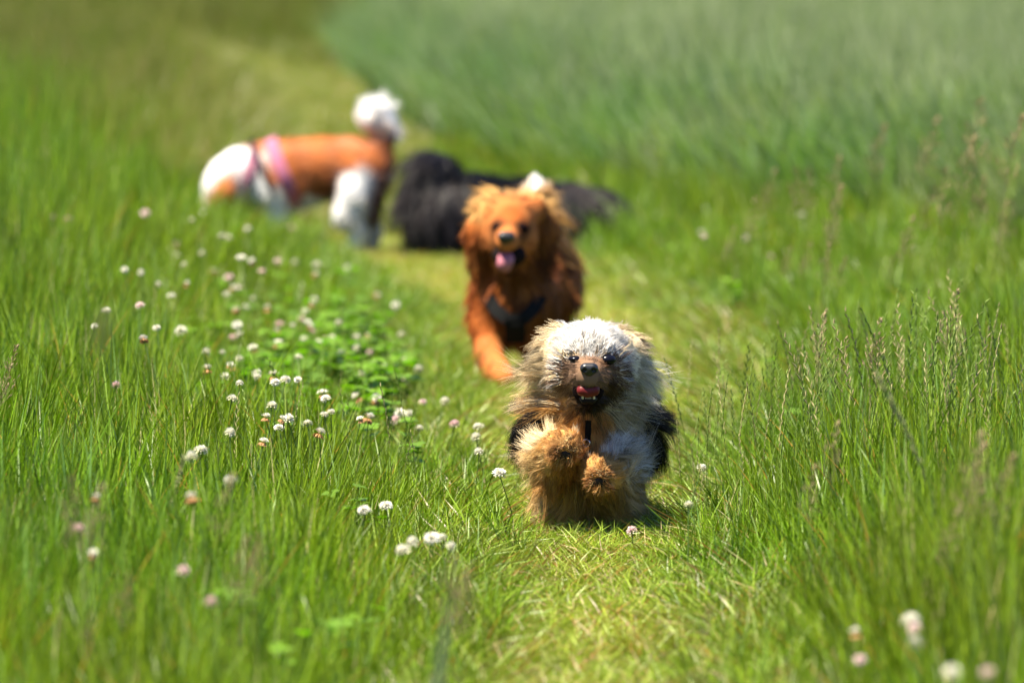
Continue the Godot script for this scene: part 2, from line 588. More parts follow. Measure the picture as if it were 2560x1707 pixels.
	var bare := [[P(1474, 926, 0.20), 0.0125], [P(1471, 976, 0.175), 0.024], [P(1440, 897, 0.157), 0.0100], [P(1519, 899, 0.157), 0.0120], [P(1413, 1130, 0.165), 0.010], [P(1497, 1198, 0.165), 0.010]]
	part("undercoat", fur(s, c, bare, {"guides": 11000, "kids": 3, "segs": 3, "spread": 0.0035, "clump": 0.4, "fray": 0.25, "lift": 0.3, "jitter": 0.3, "gravity": 0.05, "curl": 0.2, "lie": 0.6, "width": 0.0009, "most": 0.016, "tones": 0.55}).mesh(), hm, o)
	var f := fur(s, c, bare, {"guides": 4200, "kids": 15, "segs": 8, "tones": 0.34, "spread": 0.0075, "clump": 0.42, "fray": 0.09, "lift": 0.04, "jitter": 0.13, "gravity": 0.30, "curl": 0.36, "lie": 0.86, "ragged": 0.2, "longer": 1.4, "width": 0.00072, "least": 0.0135})
	part("fur", f.mesh(), hm, o)
	var lk := [
		# black coat hair flying off the shoulders and flanks
		[1590, 1020, -0.01, 1668, 1030, -0.12, -6, 150, 0.009, black], [1585, 1045, -0.01, 1690, 1048, -0.12, -10, 180, 0.010, black], [1590, 1060, -0.02, 1692, 1082, -0.12, -12, 180, 0.010, black],
		[1600, 1070, -0.02, 1672, 1130, -0.10, -16, 180, 0.010, black], [1600, 1080, -0.03, 1662, 1165, -0.10, -18, 180, 0.010, black], [1595, 1095, -0.03, 1645, 1185, -0.09, -16, 210, 0.011, black],
		[1590, 1110, -0.08, 1628, 1190, -0.09, -12, 180, 0.011, black], [1600, 1000, -0.01, 1655, 1000, -0.12, -8, 90, 0.008, black], [1580, 1090, -0.01, 1615, 1150, -0.02, -12, 150, 0.011, black],
		[1350, 1010, -0.01, 1285, 1005, -0.12, 6, 120, 0.009, black], [1350, 1035, -0.01, 1272, 1022, -0.12, 8, 150, 0.010, lin(0.06, 0.05, 0.04)], [1340, 1060, -0.03, 1282, 1110, -0.1, 16, 180, 0.011, black],
		[1340, 1075, -0.03, 1285, 1150, -0.1, 18, 180, 0.011, black], [1345, 1090, -0.03, 1300, 1175, -0.1, 14, 150, 0.011, lin(0.05, 0.045, 0.045)], [1350, 1050, -0.01, 1300, 1065, -0.1, 8, 150, 0.010, black],
		[1352, 1042, 0.01, 1280, 1085, -0.02, 12, 120, 0.010, black], [1352, 1050, 0.01, 1276, 1125, -0.02, 16, 130, 0.011, black], [1350, 1060, 0.01, 1284, 1150, -0.02, 16, 130, 0.011, black], [1355, 1050, 0.01, 1300, 1110, 0.0, 12, 120, 0.011, black],
		[1610, 1030, -0.02, 1700, 1068, -0.08, -10, 40, 0.006, black], [1615, 1050, -0.02, 1688, 1110, -0.08, -14, 40, 0.006, black], [1610, 1080, -0.02, 1668, 1195, -0.06, -20, 50, 0.007, black],
		# ear fringes
		[1405, 836, 0.05, 1346, 826, 0.0, 4, 20, 0.009, cream], [1402, 845, 0.05, 1338, 842, 0.0, 4, 22, 0.009, cream], [1412, 826, 0.05, 1372, 808, 0.0, 3, 20, 0.008, cream], [1400, 852, 0.05, 1342, 862, 0.0, 4, 24, 0.009, cream], [1400, 840, 0.04, 1358, 838, 0.0, 3, 26, 0.009, ash], [1420, 820, 0.05, 1395, 803, 0.0, 3, 14, 0.006, white],
		[1470, 815, 0.03, 1498, 805, -0.01, 4, 22, 0.007, lin(0.42, 0.33, 0.28)], [1500, 815, 0.03, 1540, 806, -0.01, 4, 22, 0.007, lin(0.42, 0.33, 0.28)], [1535, 818, 0.04, 1568, 808, 0.0, 4, 22, 0.008, lin(0.50, 0.42, 0.36)], [1548, 824, 0.05, 1590, 828, 0.0, -4, 26, 0.009, cream], [1552, 838, 0.05, 1605, 856, 0.0, -8, 30, 0.009, cream],
		[1560, 855, 0.05, 1614, 888, 0.0, -8, 34, 0.010, cream], [1565, 880, 0.05, 1620, 908, 0.0, -6, 34, 0.010, grey], [1565, 920, 0.05, 1608, 962, 0.0, -10, 40, 0.010, grey], [1545, 832, 0.04, 1582, 842, 0.0, -4, 26, 0.009, ash],
		# side hair of the head
		[1385, 860, 0.06, 1340, 885, 0.0, 8, 36, 0.007, cream], [1380, 885, 0.06, 1342, 912, 0.0, 8, 36, 0.007, cream], [1385, 910, 0.06, 1345, 935, 0.0, 8, 36, 0.007, cream], [1390, 935, 0.05, 1320, 935, -0.02, 8, 34, 0.007, cream],
		[1390, 950, 0.05, 1318, 960, -0.03, 8, 36, 0.008, cream], [1395, 975, 0.04, 1310, 985, -0.03, 8, 44, 0.009, lin(0.55, 0.42, 0.24)], [1400, 1000, 0.04, 1290, 1012, -0.05, 10, 50, 0.010, gold], [1400, 1020, 0.04, 1285, 1030, -0.05, 10, 50, 0.010, lin(0.62, 0.42, 0.18)], [1410, 1035, 0.03, 1305, 1050, -0.04, 10, 50, 0.010, gold],
		[1550, 990, 0.04, 1640, 1010, -0.05, -10, 50, 0.010, grey], [1545, 1010, 0.04, 1640, 1040, -0.05, -12, 50, 0.010, lin(0.52, 0.45, 0.34)], [1540, 1030, 0.03, 1615, 1068, -0.03, -12, 50, 0.010, lin(0.50, 0.42, 0.30)], [1560, 965, 0.04, 1615, 995, -0.03, -10, 40, 0.009, grey],
		# face: brown hair swept back from the nose, streaks up the forehead, dark beard
		[1460, 920, 0.185, 1398, 928, 0.115, 8, 40, 0.006, brown], [1460, 928, 0.180, 1402, 948, 0.115, 8, 40, 0.006, brown], [1458, 936, 0.175, 1412, 968, 0.12, 8, 40, 0.006, lin(0.13, 0.08, 0.04)], [1462, 914, 0.180, 1412, 908, 0.125, 6, 30, 0.005, lin(0.14, 0.09, 0.055)],
		[1488, 920, 0.185, 1552, 926, 0.115, -8, 40, 0.006, lin(0.14, 0.07, 0.034)], [1488, 928, 0.180, 1550, 948, 0.115, -8, 40, 0.006, brown], [1490, 936, 0.175, 1540, 970, 0.12, -8, 40, 0.006, lin(0.06, 0.033, 0.02)], [1488, 914, 0.180, 1540, 910, 0.125, -6, 30, 0.005, lin(0.14, 0.085, 0.05)],
		[1466, 895, 0.163, 1456, 842, 0.125, 3, 26, 0.0035, ash], [1486, 895, 0.163, 1490, 845, 0.130, -3, 26, 0.0035, ash], [1476, 895, 0.165, 1476, 835, 0.125, 0, 30, 0.004, white],
		[1460, 1008, 0.165, 1440, 1030, 0.13, 4, 36, 0.007, dark], [1471, 1010, 0.168, 1470, 1036, 0.13, 2, 36, 0.007, dark], [1484, 1008, 0.165, 1506, 1030, 0.13, -4, 36, 0.007, dark], [1450, 1000, 0.155, 1415, 1018, 0.11, 6, 36, 0.007, lin(0.11, 0.065, 0.03)], [1492, 1000, 0.155, 1530, 1018, 0.11, -6, 36, 0.007, dark],
		# pale feathering of the far foreleg, swept up and outward
		[1535, 1165, 0.09, 1545, 1085, 0.04, -12, 40, 0.009, lin(0.76, 0.70, 0.60)], [1550, 1170, 0.08, 1575, 1080, 0.03, -16, 44, 0.010, lin(0.76, 0.70, 0.60)], [1560, 1180, 0.08, 1605, 1098, 0.02, -18, 44, 0.010, lin(0.76, 0.70, 0.60)], [1565, 1190, 0.07, 1622, 1125, 0.02, -18, 44, 0.010, lin(0.74, 0.67, 0.56)], [1565, 1200, 0.07, 1632, 1160, 0.02, -18, 44, 0.010, lin(0.74, 0.67, 0.56)], [1560, 1210, 0.07, 1625, 1195, 0.02, -12, 44, 0.010, lin(0.66, 0.58, 0.46)], [1555, 1222, 0.06, 1610, 1235, 0.02, -8, 44, 0.010, lin(0.60, 0.50, 0.34)],
		# bright feathering of the near foreleg
		[1385, 1105, 0.10, 1330, 1068, 0.05, -10, 44, 0.010, lin(0.72, 0.57, 0.34)], [1375, 1115, 0.09, 1308, 1085, 0.04, -10, 44, 0.010, lin(0.74, 0.60, 0.38)], [1370, 1125, 0.09, 1298, 1110, 0.04, -10, 44, 0.010, lin(0.74, 0.60, 0.38)], [1368, 1140, 0.09, 1300, 1140, 0.04, -8, 44, 0.010, blond], [1375, 1155, 0.09, 1312, 1170, 0.04, -6, 44, 0.010, blond], [1395, 1100, 0.11, 1368, 1050, 0.06, -8, 40, 0.009, lin(0.74, 0.60, 0.36)],
		# long wind-blown sweeps
		[1400, 905, 0.05, 1322, 900, -0.02, 10, 30, 0.008, cream], [1398, 925, 0.05, 1310, 942, -0.03, 12, 34, 0.008, cream], [1400, 960, 0.05, 1296, 972, -0.04, 12, 38, 0.009, cream], [1405, 985, 0.05, 1278, 998, -0.05, 14, 42, 0.010, lin(0.60, 0.44, 0.22)], [1412, 1010, 0.05, 1272, 1022, -0.05, 14, 46, 0.010, cream], [1420, 1030, 0.05, 1290, 1040, -0.04, 12, 46, 0.010, gold], [1430, 1045, 0.05, 1325, 1062, -0.01, 10, 44, 0.010, gold],
		[1555, 905, 0.05, 1618, 925, -0.02, -12, 34, 0.008, grey], [1555, 935, 0.05, 1612, 955, -0.02, -12, 34, 0.008, grey], [1552, 955, 0.05, 1625, 985, -0.03, -14, 40, 0.009, lin(0.55, 0.48, 0.36)], [1545, 980, 0.05, 1650, 1018, -0.05, -16, 44, 0.010, grey], [1535, 1005, 0.05, 1648, 1045, -0.05, -16, 46, 0.010, lin(0.55, 0.46, 0.32)], [1525, 1025, 0.05, 1628, 1075, -0.03, -16, 46, 0.010, lin(0.52, 0.42, 0.27)], [1510, 1040, 0.05, 1585, 1085, 0.0, -14, 40, 0.010, cream],
		[1400, 1215, 0.04, 1345, 1275, 0.0, -14, 46, 0.011, blond], [1425, 1225, 0.05, 1395, 1300, 0.02, -10, 50, 0.012, blond], [1450, 1230, 0.05, 1430, 1320, 0.02, -8, 50, 0.012, lin(0.5, 0.34, 0.15)], [1480, 1235, 0.05, 1475, 1325, 0.02, -6, 50, 0.012, lin(0.42, 0.28, 0.12)], [1505, 1240, 0.05, 1535, 1305, 0.02, 10, 50, 0.012, blond], [1535, 1235, 0.04, 1590, 1270, 0.0, 14, 50, 0.011, lin(0.46, 0.36, 0.22)], [1480, 1225, 0.06, 1590, 1235, 0.02, 20, 46, 0.010, blond], [1400, 1240, 0.02, 1330, 1300, -0.02, -8, 46, 0.012, lin(0.5, 0.38, 0.22)],
		# tufts round the paws
		[1404, 1108, 0.150, 1352, 1098, 0.09, -6, 40, 0.007, gold], [1410, 1102, 0.148, 1372, 1072, 0.09, -8, 36, 0.007, blond], [1424, 1102, 0.145, 1440, 1062, 0.10, 6, 30, 0.006, cream], [1402, 1122, 0.150, 1346, 1130, 0.09, -6, 40, 0.007, gold], [1402, 1136, 0.148, 1356, 1168, 0.09, -8, 40, 0.007, rust], [1412, 1142, 0.150, 1398, 1190, 0.11, -8, 40, 0.007, rust], [1424, 1140, 0.148, 1440, 1180, 0.11, 6, 30, 0.006, lin(0.3, 0.14, 0.045)],
		[1490, 1172, 0.148, 1470, 1128, 0.10, -6, 30, 0.006, cream], [1500, 1168, 0.148, 1512, 1112, 0.09, 6, 40, 0.007, lin(0.72, 0.62, 0.46)], [1510, 1174, 0.148, 1545, 1120, 0.08, 8, 40, 0.007, lin(0.72, 0.64, 0.5)], [1512, 1186, 0.148, 1562, 1158, 0.08, 8, 40, 0.007, cream], [1508, 1200, 0.148, 1548, 1228, 0.09, 8, 40, 0.007, gold], [1496, 1206, 0.150, 1500, 1255, 0.11, 6, 40, 0.007, rust], [1484, 1200, 0.148, 1466, 1240, 0.11, -6, 34, 0.006, gold],
		# hair lying over the crown
		[1470, 850, 0.135, 1440, 812, 0.07, -4, 30, 0.008, white], [1478, 848, 0.135, 1470, 808, 0.07, -2, 30, 0.008, white], [1486, 848, 0.135, 1500, 810, 0.07, 2, 30, 0.008, white], [1455, 850, 0.13, 1412, 822, 0.07, -5, 30, 0.008, white], [1500, 850, 0.13, 1540, 820, 0.07, 5, 30, 0.008, white], [1430, 855, 0.125, 1385, 842, 0.06, -4, 34, 0.008, white], [1525, 855, 0.125, 1575, 845, 0.06, 4, 34, 0.008, white], [1425, 875, 0.125, 1372, 872, 0.06, -4, 34, 0.008, white], [1532, 878, 0.125, 1588, 880, 0.06, 4, 34, 0.008, grey], [1420, 890, 0.12, 1362, 898, 0.06, -4, 34, 0.008, cream], [1538, 892, 0.12, 1592, 905, 0.06, 4, 34, 0.008, grey], [1462, 868, 0.148, 1448, 830, 0.11, -2, 18, 0.005, lin(0.42, 0.36, 0.30)], [1494, 866, 0.148, 1504, 832, 0.11, 2, 18, 0.005, lin(0.42, 0.36, 0.30)],
		# chest and leg feathers
		[1440, 1030, 0.05, 1425, 1085, 0.04, 6, 46, 0.010, gold], [1460, 1035, 0.06, 1458, 1095, 0.05, 5, 46, 0.010, lin(0.5, 0.27, 0.1)], [1490, 1035, 0.06, 1512, 1095, 0.05, -8, 46, 0.010, lin(0.5, 0.27, 0.1)], [1500, 1040, 0.06, 1530, 1085, 0.05, -10, 40, 0.010, gold],
		[1385, 1080, 0.05, 1300, 1080, 0.0, -14, 40, 0.008, cream], [1370, 1095, 0.05, 1294, 1105, 0.0, -12, 40, 0.008, lin(0.72, 0.58, 0.36)], [1360, 1115, 0.05, 1296, 1135, 0.0, -12, 40, 0.008, blond], [1355, 1140, 0.05, 1302, 1165, 0.0, -8, 40, 0.009, blond],
		[1550, 1140, 0.05, 1560, 1062, -0.01, -10, 46, 0.010, grey], [1560, 1145, 0.05, 1590, 1075, -0.01, -12, 46, 0.010, grey], [1570, 1150, 0.05, 1612, 1100, -0.01, -14, 50, 0.010, grey], [1575, 1165, 0.05, 1622, 1135, -0.01, -14, 50, 0.010, lin(0.6, 0.55, 0.46)], [1575, 1180, 0.05, 1630, 1182, -0.01, -14, 44, 0.010, grey], [1570, 1195, 0.05, 1615, 1215, -0.01, -10, 44, 0.010, lin(0.58, 0.5, 0.38)],
		[1385, 1185, 0.05, 1340, 1250, 0.0, -10, 46, 0.010, blond], [1400, 1195, 0.05, 1380, 1265, 0.0, -8, 46, 0.010, gold],
	]
	# face
	var nose := simple("nose", [[P(1464, 921, 0.200), P(1482, 921, 0.200), 0.0092, 0.0092], [P(1473, 931, 0.200), P(1473, 936, 0.195), 0.007, 0.006], [P(1463, 924, 0.2115), P(1461, 926, 0.206), 0.0034, 0.0030, -1], [P(1483, 924, 0.2115), P(1485, 926, 0.206), 0.0034, 0.0030, -1]], 0.0016, 0.004, gloss("nose", 0.38, 0.15), o, lin(0.012, 0.012, 0.014))
	nose.set_meta("label", "black shiny button nose")
	var em := vmat("eye", 0.22, Color(0, 0, 0), 0.3)
	for e in [[1440, 897, 0.152, 0.0110, 0.52], [1519, 899, 0.1505, 0.0124, 0.76]]:
		var mb := MB.new()
		mb.ball(P(e[0], e[1], e[2]), Vector3(e[3] * 1.15, e[3] * e[4], e[3]), lin(0.006, 0.006, 0.008), Basis(), 10, 16)
		part("eye", mb.mesh(), em, o)
	var mouth := MB.new()
	mouth.ball(P(1471, 977, 0.158), Vector3(0.0262, 0.0215, 0.016), lin(0.010, 0.006, 0.006), Basis(), 8, 14)
	part("mouth", mouth.mesh(), vmat("mouth_inside", 0.75, Color(0, 0, 0), 0.15), o)
	simple("tongue", [[P(1458, 966, 0.168), P(1456, 976, 0.184), 0.0100, 0.0095], [P(1484, 966, 0.168), P(1485, 976, 0.184), 0.0100, 0.0095], [P(1471, 970, 0.168), P(1471, 978, 0.183), 0.0105, 0.0105]], 0.0018, 0.004, vmat("tongue", 0.45, Color(0, 0, 0), 0.35), o, lin(0.125, 0.014, 0.013))
	simple("lower_lip", [[P(1450, 990, 0.160), P(1462, 1000, 0.172), 0.005, 0.006], [P(1462, 1000, 0.172), P(1480, 1000, 0.172), 0.006, 0.006], [P(1480, 1000, 0.172), P(1492, 990, 0.160), 0.006, 0.005]], 0.002, 0.004, vmat("wet_dark", 0.55, Color(0, 0, 0), 0.25), o, lin(0.012, 0.009, 0.01))
	for x in [1457.0, 1485.0]:
		var tooth := MB.new()
		tooth.tube(PackedVector3Array([P(x, 996, 0.178), P(x, 990, 0.1805), P(x - 0.5, 984, 0.181)]), [0.0022, 0.0017, 0.0004], 8, lin(0.62, 0.56, 0.42))
		part("tooth", tooth.mesh(), gloss("tooth", 0.25), o)
	var inc := MB.new()
	for k in 5:
		inc.ball(P(1464.5 + k * 3.2, 995, 0.180), Vector3(0.0009, 0.0013, 0.0009), lin(0.5, 0.47, 0.40), Basis(), 4, 6)
	part("incisors", inc.mesh(), gloss("tooth", 0.25), o)
	# brow whisker and muzzle whiskers
	var wh := MB.new()
	for w in [[1437, 884, 0.15, 1408, 874, 0.16], [1520, 884, 0.15, 1545, 872, 0.16], [1496, 940, 0.17, 1560, 948, 0.14], [1450, 940, 0.17, 1385, 950, 0.14], [1496, 946, 0.17, 1552, 972, 0.14], [1450, 946, 0.17, 1398, 975, 0.14]]:
		var a := P(w[0], w[1], w[2])
		var e := P(w[3], w[4], w[5])
		wh.tube(PackedVector3Array([a, a.lerp(e, 0.5) + Vector3(0, 0.003, 0), e]), [0.00035, 0.0003, 0.0001], 4, lin(0.03, 0.025, 0.02))
	part("whiskers", wh.mesh(), vmat("skin", 0.8, Color(0, 0, 0), 0.2), o)
	# paws: a lobed pad, claws and a ragged fringe of hair
	for q in [[1412, 1122, 0.158, -1.0], [1497, 1190, 0.160, 0.6]]:
		var toes := [[-15.0, 1.0], [-5.5, -8.0], [6.0, -8.0], [15.5, 0.0]]
		var pad := []
		pad.append([P(q[0] - 7, q[1] + 16, q[2] - 0.006), P(q[0] + 8, q[1] + 16, q[2] - 0.006), 0.0088, 0.0088])
		pad.append([P(q[0], q[1] + 10, q[2] - 0.004), P(q[0], q[1] + 20, q[2] - 0.008), 0.0080, 0.0070])
		simple("paw_pad", pad, 0.0020, 0.002, vmat("wet_dark", 0.55, Color(0, 0, 0), 0.25), o, lin(0.026, 0.018, 0.014))
		for t in toes:
			var cl := MB.new()
			cl.tube(PackedVector3Array([P(q[0] + t[0], q[1] + t[1] - 7, q[2] - 0.002), P(q[0] + t[0] * 1.05, q[1] + t[1] - 5, q[2] + 0.004), P(q[0] + t[0] * 1.05, q[1] + t[1] - 1, q[2] + 0.006)]), [0.0013, 0.0009, 0.0003], 6, lin(0.12, 0.085, 0.05))
			part("claw", cl.mesh(), vmat("claw", 0.6, Color(0, 0, 0), 0.2), o)
		for k in 130:
			var a := rnd(0, TAU)
			var r0 := rnd(4.0, 30.0)
			if r0 < 17.0 and sin(a) > -0.1:
				continue
			var toward: float = 1.0 + 0.5 * cos(a) * q[3]
			var r1: float = r0 + rnd(12.0, 24.0) * toward
			var z0: float = 0.138 + sqrt(maxf(0.0, 0.0245 * 0.0245 - pow(r0 / 1500.0, 2.0)))
			var e := a + rnd(-0.35, 0.35)
			var tint: Color = [rust, gold, lin(0.26, 0.115, 0.034), lin(0.44, 0.235, 0.08), blond][rng.randi() % 5]
			lk.append([q[0] + cos(a) * r0, q[1] - 2.0 + sin(a) * r0, z0, q[0] + cos(e) * r1, q[1] - 2.0 + sin(e) * r1 + 5.0, z0 - rnd(-0.003, 0.012), rnd(-5, 5), 11, 0.0048, tint])
	# short hair of the face, fanning out from the nose and parting round the eyes
	for k in 420:
		var ang := deg_to_rad(rnd(-28.0, 208.0))
		var r0 := rnd(24.0, 82.0)
		var r1 := r0 + rnd(22.0, 40.0)
		var clear := true
		for t in 5:
			var rr := lerpf(r0, r1, t / 4.0)
			var at := Vector2(1474.0 + cos(ang) * rr, 926.0 - sin(ang) * rr)
			if at.distance_to(Vector2(1440, 897)) < 15.0 or at.distance_to(Vector2(1519, 899)) < 16.0:
				clear = false
		if not clear:
			continue
		var z := []
		for rr: float in [r0, r1]:
			var dx := (cos(ang) * rr - 4.0) / 1510.0
			var dy := (926.0 - sin(ang) * rr - 890.0) / 1510.0
			var skull := 0.098 + sqrt(maxf(0.0, 0.058 * 0.058 - dx * dx - dy * dy))
			z.append(maxf(skull, 0.185 - rr / 1510.0 * 1.3))
		var up := rad_to_deg(ang)
		var tint := brown
		if up > 78.0 and up < 102.0:
			tint = [white, ash, white, white, white][rng.randi() % 5]
		elif up > 38.0 and up < 142.0:
			tint = [lin(0.36, 0.25, 0.13), lin(0.50, 0.40, 0.27), white, white][rng.randi() % 4] if r0 < 58.0 else white
		elif r0 > 60.0:
			tint = [cream, brown, grey][rng.randi() % 3]
		else:
			tint = [brown, lin(0.26, 0.16, 0.09), lin(0.13, 0.08, 0.05)][rng.randi() % 3]
		lk.append([1474.0 + cos(ang) * r0, 926.0 - sin(ang) * r0, z[0] + 0.001, 1474.0 + cos(ang + rnd(-0.1, 0.1)) * r1, 926.0 - sin(ang + rnd(-0.1, 0.1)) * r1, z[1] + rnd(-0.001, 0.003), rnd(-3, 3), 7, 0.0042, tint])
	part("locks", locks(lk, 0.00080, 2.4).mesh(), hm, o)
	# harness: chest strap, ring and girth strap
	var hs := part("harness", strap([P(1471, 1052, 0.075), P(1470, 1085, 0.066), P(1468, 1115, 0.058), P(1466, 1150, 0.05), P(1462, 1190, 0.02)], Vector3(0, 0, 1), 0.010, 0.003, lin(0.012, 0.012, 0.014)), vmat("webbing", 0.9, Color(0, 0, 0), 0.08), o)
	hs.set_meta("label", "black webbing harness strap down the chest")
	part("girth_strap", strap([P(1395, 1175, -0.02), P(1425, 1195, 0.025), P(1462, 1195, 0.035), P(1500, 1195, 0.02), P(1545, 1175, -0.03)], Vector3(0, 0.3, 1), 0.016, 0.003, lin(0.012, 0.012, 0.016)), vmat("webbing", 0.9, Color(0, 0, 0), 0.08), hs)
	var tor := TorusMesh.new()
	tor.inner_radius = 0.005
	tor.outer_radius = 0.0075
	tor.rings = 20
	tor.ring_segments = 8
	var rg := part("ring", tor, metal(), hs)
	rg.position = P(1466, 1108, 0.066)
	rg.rotation = Vector3(PI / 2, 0, 0.4)

func metal() -> StandardMaterial3D:
	if not mats.has("metal"):
		var m := StandardMaterial3D.new()
		m.albedo_color = Color(0.8, 0.79, 0.77)
		m.metallic = 1.0
		m.roughness = 0.25
		mats["metal"] = m
	return mats["metal"]

func strap(pts: Array, out: Vector3, w: float, thick: float, col: Color) -> ArrayMesh:   # a band with thickness along points
	var mb := MB.new()
	var a := PackedVector3Array(pts)
	var m := a.size()
	for side in 4:
		var base := mb.v.size()
		for k in m:
			var tg := (a[mini(k + 1, m - 1)] - a[maxi(k - 1, 0)]).normalized()
			var sd := tg.cross(out).normalized()
			var up := sd.cross(tg)
			var cr := [sd * w * 0.5 + up * thick * 0.5, -sd * w * 0.5 + up * thick * 0.5, -sd * w * 0.5 - up * thick * 0.5, sd * w * 0.5 - up * thick * 0.5]
			var nn: Vector3 = [up, -sd, -up, sd][side]
			for q in 2:
				mb.v.append(a[k] + cr[(side + q) % 4])
				mb.n.append(nn)
				mb.c.append(col)
			if k > 0:
				var b := base + 2 * k
				mb.i.append_array(PackedInt32Array([b - 2, b - 1, b, b - 1, b + 1, b]))
		var t := mb.i.size() - 6
		var fa := mb.v[mb.i[t]]
		if (mb.v[mb.i[t + 2]] - fa).cross(mb.v[mb.i[t + 1]] - fa).dot(mb.n[mb.i[t]]) < 0.0:
			for q in range(mb.i.size() - 6 * (m - 1), mb.i.size(), 3):
				var sw := mb.i[q + 1]
				mb.i[q + 1] = mb.i[q + 2]
				mb.i[q + 2] = sw
	return mb.mesh()

